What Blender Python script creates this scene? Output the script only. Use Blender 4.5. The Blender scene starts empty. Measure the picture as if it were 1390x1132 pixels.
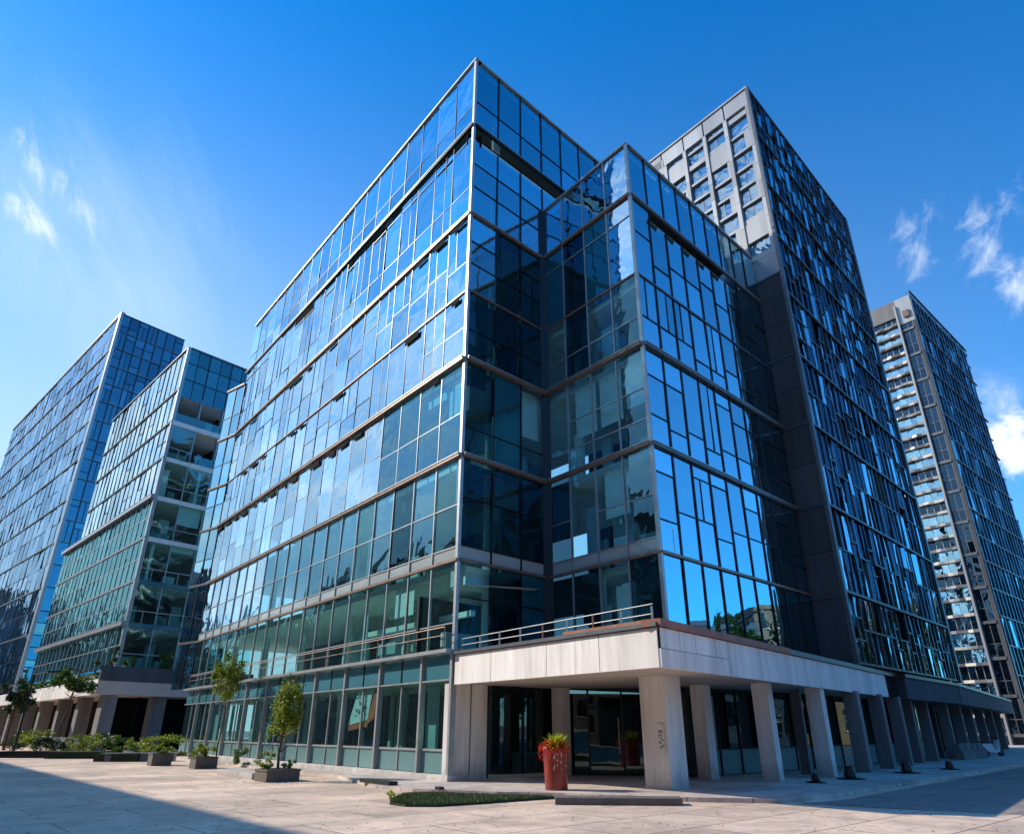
import bpy, math, random
from mathutils import Vector
R = random.Random(7)
SC = bpy.context.scene
COL = SC.collection

# ------------------------------------------------------------------ camera
F = 930.0; CX = 705.0; CY = 566.0; CH = 1.6
PITCH = math.atan(424 / F)
cP, sP = math.cos(PITCH), math.sin(PITCH)
cam = bpy.data.cameras.new('camera'); camo = bpy.data.objects.new('camera', cam); COL.objects.link(camo)
camo.location = (0, 0, CH); camo.rotation_euler = (math.pi / 2 + PITCH, 0, 0)
cam.sensor_fit = 'HORIZONTAL'; cam.sensor_width = 36; cam.lens = 36 * F / 1390
cam.shift_x = -10 / 1390; cam.clip_end = 6000; cam.clip_start = 0.1
SC.camera = camo

def proj(p):
    X, Y, Z = p[0], p[1], p[2] - CH
    d = max(Y * cP + Z * sP, .5)
    return (CX + F * X / d, CY - F * (-Y * sP + Z * cP) / d)

def quad_px(q):
    P = [proj(p) for p in q]; a = 0
    for i in range(4):
        x0, y0 = P[i]; x1, y1 = P[(i + 1) % 4]; a += x0 * y1 - x1 * y0
    cx = sum(p[0] for p in P) / 4; cy = sum(p[1] for p in P) / 4
    if cx < -20 or cx > 1410 or cy < -20 or cy > 1150: return 0
    return abs(a) / 2

# ------------------------------------------------------------------ materials
MATS = {}
def nt(name):
    m = bpy.data.materials.new(name); m.use_nodes = True
    t = m.node_tree; t.nodes.clear()
    o = t.nodes.new('ShaderNodeOutputMaterial'); MATS[name] = m
    return m, t, t.nodes, t.links, o

def solid(name, col, rough=.6, metal=0, var=.15, scale=1.5, bump=.0, bscale=20, spec=.5, streak=0, island=0, coat=0):
    m, t, N, L, o = nt(name)
    p = N.new('ShaderNodeBsdfPrincipled'); L.new(p.outputs[0], o.inputs[0])
    p.inputs['Roughness'].default_value = rough; p.inputs['Metallic'].default_value = metal
    p.inputs['Specular IOR Level'].default_value = spec; p.inputs['Coat Weight'].default_value = coat
    tc = N.new('ShaderNodeTexCoord'); mp = N.new('ShaderNodeMapping'); L.new(tc.outputs['Object'], mp.inputs[0])
    if streak: mp.inputs['Scale'].default_value = (1, 1, .12)
    n = N.new('ShaderNodeTexNoise'); n.inputs['Scale'].default_value = scale; n.inputs['Detail'].default_value = 8; n.inputs['Roughness'].default_value = .65
    L.new(mp.outputs[0], n.inputs['Vector'])
    r = N.new('ShaderNodeMapRange'); r.inputs[1].default_value = .3; r.inputs[2].default_value = .7
    r.inputs[3].default_value = 1 - var; r.inputs[4].default_value = 1 + var; L.new(n.outputs[0], r.inputs[0])
    src = r.outputs[0]
    if island:
        g = N.new('ShaderNodeNewGeometry')
        r2 = N.new('ShaderNodeMapRange'); r2.inputs[3].default_value = 1 - island; r2.inputs[4].default_value = 1 + island
        L.new(g.outputs['Random Per Island'], r2.inputs[0])
        mu = N.new('ShaderNodeMath'); mu.operation = 'MULTIPLY'; L.new(src, mu.inputs[0]); L.new(r2.outputs[0], mu.inputs[1]); src = mu.outputs[0]
    v = N.new('ShaderNodeVectorMath'); v.operation = 'SCALE'; v.inputs[0].default_value = col[:3]
    L.new(src, v.inputs['Scale']); L.new(v.outputs[0], p.inputs['Base Color'])
    if bump:
        b = N.new('ShaderNodeBump'); b.inputs['Strength'].default_value = bump; b.inputs['Distance'].default_value = .02
        n2 = N.new('ShaderNodeTexNoise'); n2.inputs['Scale'].default_value = bscale; n2.inputs['Detail'].default_value = 6
        L.new(tc.outputs['Object'], n2.inputs['Vector']); L.new(n2.outputs[0], b.inputs['Height']); L.new(b.outputs[0], p.inputs['Normal'])
    return m

def glass(name, refl, trans, base, wave=.05, wscale=.35, see=True, rough=.0, body=(.01, .03, .04), ior=1.9):
    """Coated architectural glass: a tinted mirror over a tinted clear (or dark) pane."""
    m, t, N, L, o = nt(name)
    tc = N.new('ShaderNodeTexCoord')
    g = N.new('ShaderNodeNewGeometry')
    n = N.new('ShaderNodeTexNoise'); n.inputs['Scale'].default_value = wscale; n.inputs['Detail'].default_value = 2.5; n.inputs['Distortion'].default_value = .6
    # shift the pattern from pane to pane so the ripples break at the joints
    ad = N.new('ShaderNodeVectorMath'); ad.operation = 'SCALE'; ad.inputs[0].default_value = (37, 91, 13)
    L.new(g.outputs['Random Per Island'], ad.inputs['Scale'])
    a2 = N.new('ShaderNodeVectorMath'); a2.operation = 'ADD'; L.new(tc.outputs['Object'], a2.inputs[0]); L.new(ad.outputs[0], a2.inputs[1])
    L.new(a2.outputs[0], n.inputs['Vector'])
    b = N.new('ShaderNodeBump'); b.inputs['Strength'].default_value = 1; b.inputs['Distance'].default_value = wave
    L.new(n.outputs[0], b.inputs['Height'])
    gl = N.new('ShaderNodeBsdfGlossy'); gl.inputs['Roughness'].default_value = rough; L.new(b.outputs[0], gl.inputs['Normal'])
    r2 = N.new('ShaderNodeMapRange'); r2.inputs[3].default_value = .72; r2.inputs[4].default_value = 1.14
    L.new(g.outputs['Random Per Island'], r2.inputs[0])
    v = N.new('ShaderNodeVectorMath'); v.operation = 'SCALE'; v.inputs[0].default_value = refl; L.new(r2.outputs[0], v.inputs['Scale'])
    L.new(v.outputs[0], gl.inputs['Color'])
    if see:
        tr = N.new('ShaderNodeBsdfTransparent'); tr.inputs[0].default_value = (*trans, 1)
        df = N.new('ShaderNodeBsdfDiffuse'); df.inputs[0].default_value = (*trans, 1)
        mx0 = N.new('ShaderNodeMixShader'); mx0.inputs[0].default_value = .012; L.new(tr.outputs[0], mx0.inputs[1]); L.new(df.outputs[0], mx0.inputs[2]); under = mx0
    else:
        under = N.new('ShaderNodeBsdfDiffuse'); under.inputs[0].default_value = (*body, 1)
    # Schlick reflectance, the same from both sides of the thin pane
    f0 = ((ior - 1) / (ior + 1)) ** 2
    dt = N.new('ShaderNodeVectorMath'); dt.operation = 'DOT_PRODUCT'; L.new(g.outputs['Incoming'], dt.inputs[0]); L.new(g.outputs['Normal'], dt.inputs[1])
    ab = N.new('ShaderNodeMath'); ab.operation = 'ABSOLUTE'; L.new(dt.outputs['Value'], ab.inputs[0])
    om = N.new('ShaderNodeMath'); om.operation = 'SUBTRACT'; om.inputs[0].default_value = 1; L.new(ab.outputs[0], om.inputs[1])
    pw = N.new('ShaderNodeMath'); pw.operation = 'POWER'; L.new(om.outputs[0], pw.inputs[0]); pw.inputs[1].default_value = 5
    fr = N.new('ShaderNodeMath'); fr.operation = 'MULTIPLY_ADD'; L.new(pw.outputs[0], fr.inputs[0]); fr.inputs[1].default_value = 1 - f0; fr.inputs[2].default_value = f0
    mr = N.new('ShaderNodeMapRange'); mr.inputs[3].default_value = base; mr.inputs[4].default_value = 1.0
    L.new(fr.outputs[0], mr.inputs[0])
    mx = N.new('ShaderNodeMixShader'); L.new(mr.outputs[0], mx.inputs[0]); L.new(under.outputs[0], mx.inputs[1]); L.new(gl.outputs[0], mx.inputs[2])
    L.new(mx.outputs[0], o.inputs[0])
    return m

def paving(name, az, col, tw, th, dark=.55, var=.16, rough=.7):
    m, t, N, L, o = nt(name)
    p = N.new('ShaderNodeBsdfPrincipled'); L.new(p.outputs[0], o.inputs[0]); p.inputs['Roughness'].default_value = rough
    tc = N.new('ShaderNodeTexCoord'); mp = N.new('ShaderNodeMapping'); L.new(tc.outputs['Object'], mp.inputs[0])
    mp.inputs['Rotation'].default_value = (0, 0, math.radians(az))
    br = N.new('ShaderNodeTexBrick'); L.new(mp.outputs[0], br.inputs['Vector'])
    br.inputs['Scale'].default_value = 1; br.inputs['Mortar Size'].default_value = .02; br.inputs['Brick Width'].default_value = tw; br.inputs['Row Height'].default_value = th
    br.inputs['Color1'].default_value = (1.18, 1.16, 1.12, 1); br.inputs['Color2'].default_value = (.74, .73, .74, 1); br.inputs['Mortar'].default_value = (dark,) * 3 + (1,)
    br.inputs['Bias'].default_value = -.25; br.inputs['Mortar Smooth'].default_value = .3
    mulsrc = br.outputs['Color']
    def mul(src, fac_lo, fac_hi, sc, det=8, a=.3, b=.7, vec=None, dist=0):
        n = N.new('ShaderNodeTexNoise'); n.inputs['Scale'].default_value = sc; n.inputs['Detail'].default_value = det; n.inputs['Roughness'].default_value = .7
        n.inputs['Distortion'].default_value = dist
        L.new(vec or tc.outputs['Object'], n.inputs['Vector'])
        r = N.new('ShaderNodeMapRange'); r.inputs[1].default_value = a; r.inputs[2].default_value = b; r.inputs[3].default_value = fac_lo; r.inputs[4].default_value = fac_hi
        L.new(n.outputs[0], r.inputs[0])
        v = N.new('ShaderNodeVectorMath'); v.operation = 'SCALE'; L.new(src, v.inputs[0]); L.new(r.outputs[0], v.inputs['Scale']); return v.outputs[0]
    s = mul(mulsrc, 1 - var, 1 + var, .28, a=.35, b=.65)
    s = mul(s, .72, 1.08, 1.3, a=.30, b=.55, dist=1.2)
    s = mul(s, .9, 1.05, 7, a=.3, b=.6)
    s = mul(s, .93, 1.05, 40)
    # stains and hairline cracks
    vo = N.new('ShaderNodeTexVoronoi'); vo.feature = 'DISTANCE_TO_EDGE'; vo.inputs['Scale'].default_value = .11
    nn = N.new('ShaderNodeTexNoise'); nn.inputs['Scale'].default_value = .8; nn.inputs['Detail'].default_value = 6; L.new(tc.outputs['Object'], nn.inputs['Vector'])
    vm = N.new('ShaderNodeVectorMath'); vm.operation = 'MULTIPLY_ADD'; L.new(nn.outputs['Color'], vm.inputs[0]); vm.inputs[1].default_value = (1.6, 1.6, 0); L.new(tc.outputs['Object'], vm.inputs[2])
    L.new(vm.outputs[0], vo.inputs['Vector'])
    cr = N.new('ShaderNodeMapRange'); cr.inputs[1].default_value = .0; cr.inputs[2].default_value = .006; cr.inputs[3].default_value = .78; cr.inputs[4].default_value = 1
    L.new(vo.outputs[0], cr.inputs[0])
    v = N.new('ShaderNodeVectorMath'); v.operation = 'SCALE'; L.new(s, v.inputs[0]); L.new(cr.outputs[0], v.inputs['Scale']); s = v.outputs[0]
    v = N.new('ShaderNodeVectorMath'); v.operation = 'MULTIPLY'; L.new(s, v.inputs[0]); v.inputs[1].default_value = col; L.new(v.outputs[0], p.inputs['Base Color'])
    b = N.new('ShaderNodeBump'); b.inputs['Strength'].default_value = .35; b.inputs['Distance'].default_value = .01
    n2 = N.new('ShaderNodeTexNoise'); n2.inputs['Scale'].default_value = 25; n2.inputs['Detail'].default_value = 6; L.new(tc.outputs['Object'], n2.inputs['Vector'])
    L.new(n2.outputs[0], b.inputs['Height']); L.new(b.outputs[0], p.inputs['Normal'])
    return m

def leafmat(name, c1, c2, tr=.35):
    m, t, N, L, o = nt(name)
    g = N.new('ShaderNodeNewGeometry')
    mx = N.new('ShaderNodeMix'); mx.data_type = 'RGBA'; mx.inputs[6].default_value = (*c1, 1); mx.inputs[7].default_value = (*c2, 1)
    L.new(g.outputs['Random Per Island'], mx.inputs[0])
    d = N.new('ShaderNodeBsdfPrincipled'); d.inputs['Roughness'].default_value = .5; L.new(mx.outputs[2], d.inputs['Base Color'])
    tl = N.new('ShaderNodeBsdfTranslucent'); L.new(mx.outputs[2], tl.inputs[0])
    ms = N.new('ShaderNodeMixShader'); ms.inputs[0].default_value = tr; L.new(d.outputs[0], ms.inputs[1]); L.new(tl.outputs[0], ms.inputs[2]); L.new(ms.outputs[0], o.inputs[0])
    return m

G_L = glass('glass_left', (.68, .89, 1.0), (.40, .80, .88), .72, wave=.05, wscale=.5)
G_R = glass('glass_right', (.50, .86, 1.0), (.20, .42, .48), .66, wave=.02, wscale=.4)
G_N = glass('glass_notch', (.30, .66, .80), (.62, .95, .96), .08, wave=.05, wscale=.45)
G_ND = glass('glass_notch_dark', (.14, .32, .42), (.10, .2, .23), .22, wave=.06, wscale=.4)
G_NT = glass('glass_notch_teal', (.30, .66, .75), (0, 0, 0), .16, see=False, wave=.05, wscale=.4, body=(.015, .10, .13))  # black and teal of broken reflections put into the pane colours
G_L1 = glass('glass_left_low', (.34, .68, .88), (.46, .84, .92), .24, wave=.06, wscale=.5)
G_G = glass('glass_ground', (.26, .60, .64), (.52, .84, .82), .07, wave=.05, wscale=.5)
G_E = glass('glass_entrance', (.35, .45, .45), (.20, .30, .30), .07, wave=.006, wscale=.4)
G_FROST = glass('glass_frosted', (.6, .8, .8), (.2, .3, .3), .12, wave=.02, see=False, rough=.25, body=(.14, .27, .27))
G_SPAN = glass('glass_spandrel', (.6, .8, .85), (0, 0, 0), .12, see=False, wave=.03, body=(.07, .22, .27))
G_WHITE = glass('panel_white', (.8, .9, .9), (0, 0, 0), .06, see=False, wave=.03, body=(.42, .46, .44), rough=.1)
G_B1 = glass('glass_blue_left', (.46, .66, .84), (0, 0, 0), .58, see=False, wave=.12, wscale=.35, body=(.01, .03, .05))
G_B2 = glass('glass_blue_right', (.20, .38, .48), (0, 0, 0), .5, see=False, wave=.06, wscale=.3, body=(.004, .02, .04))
G_L2 = glass('glass_teal', (.36, .75, .76), (.60, .95, .90), .14, wave=.07, wscale=.4)
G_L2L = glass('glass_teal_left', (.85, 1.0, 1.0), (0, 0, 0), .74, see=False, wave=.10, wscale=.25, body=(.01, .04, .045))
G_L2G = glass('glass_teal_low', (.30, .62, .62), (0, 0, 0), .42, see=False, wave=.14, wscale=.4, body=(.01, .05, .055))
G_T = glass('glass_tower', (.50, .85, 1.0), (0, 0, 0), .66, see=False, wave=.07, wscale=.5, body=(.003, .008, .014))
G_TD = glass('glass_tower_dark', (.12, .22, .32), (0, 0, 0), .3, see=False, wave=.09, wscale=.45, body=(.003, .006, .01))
G_TL = glass('glass_tower_left', (.72, .86, .92), (0, 0, 0), .5, see=False, wave=.14, wscale=.7, body=(.05, .09, .12))
G_SH = glass('glass_shop', (.50, .62, .55), (.10, .16, .16), .26, wave=.015, wscale=.3)
ALU = solid('aluminium', (.40, .41, .41), .4, .5, .2)
DARK = solid('dark_frame', (.012, .014, .018), .35, .3, .2)
BRONZE = solid('bronze_ledge', (.26, .165, .12), .4, .4, .3, 3)
STEEL = solid('steel_grey', (.13, .14, .15), .4, .5, .25)
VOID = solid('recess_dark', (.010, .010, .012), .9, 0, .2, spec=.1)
CONC = solid('concrete_light', (.78, .74, .69), .75, 0, .24, 1.3, .3, 14, streak=1, island=.09)
def grime(m):
    t = m.node_tree; N = t.nodes; L = t.links; p = [n for n in N if n.type == 'BSDF_PRINCIPLED'][0]; src = p.inputs['Base Color'].links[0].from_socket
    g = N.new('ShaderNodeNewGeometry'); sx = N.new('ShaderNodeSeparateXYZ'); L.new(g.outputs['Position'], sx.inputs[0])
    n = N.new('ShaderNodeTexNoise'); n.inputs['Scale'].default_value = 3; n.inputs['Detail'].default_value = 8; L.new(g.outputs['Position'], n.inputs['Vector'])
    ad = N.new('ShaderNodeMath'); ad.operation = 'MULTIPLY_ADD'; L.new(n.outputs[0], ad.inputs[0]); ad.inputs[1].default_value = -.7; L.new(sx.outputs[2], ad.inputs[2])
    r = N.new('ShaderNodeMapRange'); r.inputs[1].default_value = -.35; r.inputs[2].default_value = .35; r.inputs[3].default_value = .5; r.inputs[4].default_value = 1; L.new(ad.outputs[0], r.inputs[0])
    mp = N.new('ShaderNodeMapping'); mp.inputs['Scale'].default_value = (5, 5, .35); L.new(g.outputs['Position'], mp.inputs[0])
    n2 = N.new('ShaderNodeTexNoise'); n2.inputs['Scale'].default_value = 1; n2.inputs['Detail'].default_value = 7; L.new(mp.outputs[0], n2.inputs['Vector'])
    r2 = N.new('ShaderNodeMapRange'); r2.inputs[1].default_value = .55; r2.inputs[2].default_value = .72; r2.inputs[3].default_value = 1; r2.inputs[4].default_value = .78; L.new(n2.outputs[0], r2.inputs[0])
    mu = N.new('ShaderNodeMath'); mu.operation = 'MULTIPLY'; L.new(r.outputs[0], mu.inputs[0]); L.new(r2.outputs[0], mu.inputs[1])
    v = N.new('ShaderNodeVectorMath'); v.operation = 'SCALE'; L.new(src, v.inputs[0]); L.new(mu.outputs[0], v.inputs['Scale']); L.new(v.outputs[0], p.inputs['Base Color'])
grime(CONC)
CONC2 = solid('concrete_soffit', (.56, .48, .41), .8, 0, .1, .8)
CONCG = solid('concrete_grey', (.17, .17, .17), .75, 0, .3, .9, .25, 12, streak=1, island=.12)
CONCD = solid('concrete_dark', (.06, .068, .08), .85, 0, .35, .7, .1, 10, streak=1, island=.2)
CLAD = solid('cladding_grey', (.33, .34, .35), .35, .35, .2, .8, .1, 10, streak=1, island=.28)
STEELB = solid('steel_blue', (.07, .09, .11), .4, .4, .25, 1.2)
FIN = solid('fin_blue', (.12, .22, .30), .2, .8, .3, 1.2, island=.6)
SLAB = solid('slab_white', (.80, .80, .76), .8, 0, .08)
WALLIN = solid('interior_wall', (.30, .40, .40), .85, 0, .2, .5, island=.5)
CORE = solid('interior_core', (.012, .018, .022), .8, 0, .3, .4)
BLIND = solid('blind_cloth', (.82, .85, .82), .9, 0, .1, 3, island=.25)
REDM = solid('terracotta_red', (.24, .022, .014), .4, 0, .35, 3, .15, 10, coat=.15)
SOIL = solid('soil', (.035, .022, .015), .95, 0, .3, 10, .5)
BARK = solid('bark', (.075, .05, .035), .9, 0, .3, 8, .6, 30, streak=1)
BOXC = solid('planter_concrete', (.13, .115, .10), .85, 0, .2, 3, .3)
BLACK = solid('black_metal', (.015, .015, .016), .4, .3, .2)
TYRE = solid('tyre_rubber', (.015, .015, .015), .8)
WHITEP = solid('white_paint', (.75, .75, .73), .4, 0, .05)
INK = solid('grey_ink', (.18, .19, .20), .7)
ORANGE = solid('poster_orange', (.62, .10, .03), .6, 0, .2, 2)
WOODR = solid('timber_brown', (.30, .12, .07), .55, 0, .3, 2, .2)
ROOFM = solid('roof_membrane', (.2, .2, .2), .9)
CREAM = solid('render_cream', (.62, .58, .50), .85, 0, .15)
BRICKR = solid('render_brown', (.20, .15, .12), .85, 0, .25)
PAVE = paving('plaza_paving', -42, (.64, .485, .37), 3.4, 1.7, dark=.22, var=.26)
WALK = paving('walkway_paving', -40, (.52, .45, .40), 2.4, 1.2, dark=.5, var=.2)
DARKPAVE = paving('darkened_paving', -40, (.26, .22, .20), 5, 3, dark=.5)  # darker copy of the paving, for the painted shade and outer ground
GRASSB = solid('grass_base', (.025, .04, .015), .95, 0, .3, 6)
GRASS = leafmat('grass_blades', (.03, .065, .015), (.09, .14, .035), .2)
LEAF_Y = leafmat('leaves_yellow_green', (.09, .17, .01), (.34, .38, .03), .4)
LEAF_G = leafmat('leaves_green', (.03, .09, .015), (.13, .22, .03), .3)
LEAF_D = leafmat('leaves_dark', (.015, .045, .012), (.06, .12, .025), .25)
LEAF_L = leafmat('leaves_lime', (.35, .5, .02), (.62, .62, .05), .4)
LEAF_R = leafmat('petals_red', (.45, .02, .01), (.75, .07, .02), .3)

# ------------------------------------------------------------------ geometry helpers
class MB:
    def __init__(s): s.v = []; s.f = []; s.m = []; s.ms = []
    def mi(s, m):
        if m not in s.ms: s.ms.append(m)
        return s.ms.index(m)
    def quad(s, q, m):
        b = len(s.v); s.v += [tuple(p) for p in q]; s.f.append(tuple(range(b, b + len(q)))); s.m.append(s.mi(m))
    def hexa(s, p, m):   # p: 8 corners, bottom 4 then top 4
        b = len(s.v); s.v += [tuple(x) for x in p]; k = s.mi(m)
        for f in ((3, 2, 1, 0), (4, 5, 6, 7), (0, 1, 5, 4), (1, 2, 6, 5), (2, 3, 7, 6), (3, 0, 4, 7)):
            s.f.append(tuple(b + i for i in f)); s.m.append(k)
    def prism(s, poly, z0, z1, m):
        n = len(poly); b = len(s.v); k = s.mi(m)
        ar = sum(poly[i][0] * poly[(i + 1) % n][1] - poly[(i + 1) % n][0] * poly[i][1] for i in range(n))
        if ar < 0: poly = poly[::-1]
        s.v += [(p[0], p[1], z0) for p in poly] + [(p[0], p[1], z1) for p in poly]
        s.f.append(tuple(b + i for i in range(n))[::-1]); s.m.append(k)
        s.f.append(tuple(b + n + i for i in range(n))); s.m.append(k)
        for i in range(n):
            j = (i + 1) % n; s.f.append((b + i, b + j, b + n + j, b + n + i)); s.m.append(k)
    def tube(s, a, c, r0, r1, m, n=8):
        a = Vector(a); c = Vector(c); d = (c - a).normalized()
        u = d.cross(Vector((0, 0, 1)) if abs(d.z) < .9 else Vector((1, 0, 0))).normalized(); w = d.cross(u)
        b = len(s.v); k = s.mi(m)
        for P, r in ((a, r0), (c, r1)):
            for i in range(n):
                t = 2 * math.pi * i / n; s.v.append(tuple(P + u * math.cos(t) * r + w * math.sin(t) * r))
        for i in range(n):
            j = (i + 1) % n; s.f.append((b + i, b + j, b + n + j, b + n + i)); s.m.append(k)
        s.f.append(tuple(b + i for i in range(n))[::-1]); s.m.append(k); s.f.append(tuple(b + n + i for i in range(n))); s.m.append(k)
    def lathe(s, c, prof, m, n=28):
        b = len(s.v); k = s.mi(m)
        for r, z in prof:
            for i in range(n):
                t = 2 * math.pi * i / n; s.v.append((c[0] + r * math.cos(t), c[1] + r * math.sin(t), c[2] + z))
        for q in range(len(prof) - 1):
            for i in range(n):
                j = (i + 1) % n; s.f.append((b + q * n + i, b + q * n + j, b + (q + 1) * n + j, b + (q + 1) * n + i)); s.m.append(k)
    def add(s, o):
        b = len(s.v); s.v += o.v
        mp = [s.mi(m) for m in o.ms]
        s.f += [tuple(b + i for i in f) for f in o.f]; s.m += [mp[i] for i in o.m]
    def build(s, name, parent=None, origin=(0, 0, 0), smooth=False):
        if not s.v: return None
        me = bpy.data.meshes.new(name)
        ox, oy, oz = origin
        me.from_pydata([(x - ox, y - oy, z - oz) for x, y, z in s.v], [], s.f)
        for m in s.ms: me.materials.append(m)
        me.polygons.foreach_set('material_index', s.m)
        if smooth: me.polygons.foreach_set('use_smooth', [True] * len(s.f))
        me.update()
        o = bpy.data.objects.new(name, me); COL.objects.link(o)
        if parent: o.parent = parent
        else: o.location = origin
        return o

def tag(o, label=None, cat=None, group=None, kind=None):
    if label: o['label'] = label
    if cat: o['category'] = cat
    if group: o['group'] = group
    if kind: o['kind'] = kind
    return o

def empty(name, loc, label, cat, group=None):
    o = bpy.data.objects.new(name, None); COL.objects.link(o); o.location = loc; o.empty_display_size = .3
    return tag(o, label, cat, group)

def mv(P, az, t, d=0, naz=0):
    return (P[0] + math.sin(math.radians(az)) * t + math.sin(math.radians(naz)) * d,
            P[1] + math.cos(math.radians(az)) * t + math.cos(math.radians(naz)) * d)

class Face:
    """Vertical facade plane: t along, d outwards, z up."""
    def __init__(s, P, az, side):
        s.P = P; s.az = az; s.naz = az + 90 * side; s.side = side
        s.u = (math.sin(math.radians(az)), math.cos(math.radians(az)))
        s.n = (math.sin(math.radians(s.naz)), math.cos(math.radians(s.naz)))
    def pt(s, t, d, z): return (s.P[0] + s.u[0] * t + s.n[0] * d, s.P[1] + s.u[1] * t + s.n[1] * d, z)
    def box(s, mb, t0, t1, d0, d1, z0, z1, m):
        p = [s.pt(t0, d0, z0), s.pt(t1, d0, z0), s.pt(t1, d1, z0), s.pt(t0, d1, z0), s.pt(t0, d0, z1), s.pt(t1, d0, z1), s.pt(t1, d1, z1), s.pt(t0, d1, z1)]
        if s.side > 0: p = [p[i] for i in (3, 2, 1, 0, 7, 6, 5, 4)]
        mb.hexa(p, m)
    def pane(s, mb, t0, t1, z0, z1, m, d=0, tilt=.35):
        a = math.radians(R.gauss(0, tilt)) * (t1 - t0) / 2; b = math.radians(R.gauss(0, tilt)) * (z1 - z0) / 2
        a = max(-.05, min(.05, a)); b = max(-.05, min(.05, b))
        q = [s.pt(t0, d - a - b, z0), s.pt(t1, d + a - b, z0), s.pt(t1, d + a + b, z1), s.pt(t0, d - a + b, z1)]
        # outward-facing winding
        if s.side < 0: q = q[::-1]
        q = q if s.side > 0 else q
        mb.quad(q, m); return q

WIN = {}
def addwin(root, mb, area, extra=None):
    WIN.setdefault(root.name, (root, []))[1].append((area, mb, extra))

def flush_windows(root, limit=96, label=None):
    r, L = WIN.pop(root.name)
    L.sort(key=lambda x: -x[0])
    rest = MB()
    for i, (a, mb, extra) in enumerate(L):
        if i < limit and a > 12:
            w = mb.build('window', root, root.location)
            if extra: extra.build('blind', w, root.location)
        else:
            rest.add(mb)
            if extra: rest.add(extra)
    if rest.v:
        o = rest.build('window', root, root.location)
        if limit >= 90 or len(L) > 150: o['kind'] = 'stuff'
        else: o['kind'] = 'stuff'

def window(root, f, t0, t1, z0, z1, gm, transoms=(), fm=None, bar=.035, proud=.05, tilt=.35, blind=0, splits=(), opaque_low=None, vis=1, d=0):
    """One framed window of a facade: panes between transoms and sub-bars."""
    fm = fm or ALU
    mb = MB(); ex = None
    zs = [z0] + sorted(z for z in transoms if z0 < z < z1) + [z1]
    for i in range(len(zs) - 1):
        a, b = zs[i], zs[i + 1]
        m = gm
        if opaque_low and i == 0: m = opaque_low
        ts = [t0] + [s for s, lo, hi in splits if lo <= i <= hi] + [t1]
        for j in range(len(ts) - 1):
            f.pane(mb, ts[j] + .01, ts[j + 1] - .01, a + .01, b - .01, m, d, tilt)
            if j: f.box(mb, ts[j] - bar * .6, ts[j] + bar * .6, d - .03, d + proud * .6, a, b, fm)
        if i: f.box(mb, t0, t1, d - .03, d + proud * .7, a - bar * .7, a + bar * .7, fm)
    f.box(mb, t0 - bar, t0 + bar, d - .04, d + proud, z0, z1, fm)
    if blind and R.random() < blind:
        ex = MB(); h = z1 - z0; k = R.random()
        if k < .45: f.box(ex, t0 + .12, t1 - .12, -.38, -.35, z1 - h * R.uniform(.2, .65), z1 - .12, BLIND)
        elif k < .75:
            c = t0 + (t1 - t0) * R.uniform(.1, .6); f.box(ex, c, min(c + R.uniform(.25, .7), t1 - .05), -.5, -.44, z0 + .1, z1 - h * R.uniform(.1, .5), BLIND)
        else: f.box(ex, t0 + .1, t1 - .1, -.9, -.6, z0 + .1, z0 + R.uniform(.6, 1.1), WALLIN)
    q = [f.pt(t0, 0, z0), f.pt(t1, 0, z0), f.pt(t1, 0, z1), f.pt(t0, 0, z1)]
    addwin(root, mb, quad_px(q) * vis, ex)

def part(name, root, *boxes):
    mb = MB()
    for b in boxes: b(mb)
    return mb.build(name, root, root.location)

def ledge(root, f, t0, t1, z, h, out, m, name='ledge'):
    mb = MB(); f.box(mb, t0, t1, -.02, out, z - h / 2, z + h / 2, m)
    if h > .11: f.box(mb, t0, t1, out + .002, out + .03, z + h / 2 - .03, z + h / 2 + .01, ALU)  # pale upper strip paints the lit edge onto the ledge
    return mb.build(name, root, root.location)

# ================================================================== MAIN BUILDING
azL, azR = -38.4, 44.8
A = (-2.227, 24.693); Np = mv(A, azR, 4.85); B = mv(Np, azL, -5.95); D = mv(A, azL, -9.1)
LV = [4.13, 7.2, 11.25, 15.5, 18.9, 23.1, 28.6, 33.15]
WROOF = 26.05
main = empty('glass_office_building', (A[0], A[1], 0), 'tall blue mirror-glass office block with a stepped corner and white concrete canopy over the entrance', 'building')
fL = Face(A, azL, -1)                 # sunlit street face
fR = Face(A, azR, 1)                  # right return down to the inner corner
fWL = Face(Np, azL + 180, 1)          # left face of the projecting wing, t runs from inner corner to outer corner
fWL.naz = azL - 90; fWL.n = (math.sin(math.radians(fWL.naz)), math.cos(math.radians(fWL.naz)))
fWR = Face(B, azR, 1)
LEN = 32.9; BAY = LEN / 19
TR = {0: [5.0], 1: [7.7, 9.3], 2: [13.1], 3: [17.1], 4: [21.0], 5: [24.8, 27.75], 6: [30.1]}
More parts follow.
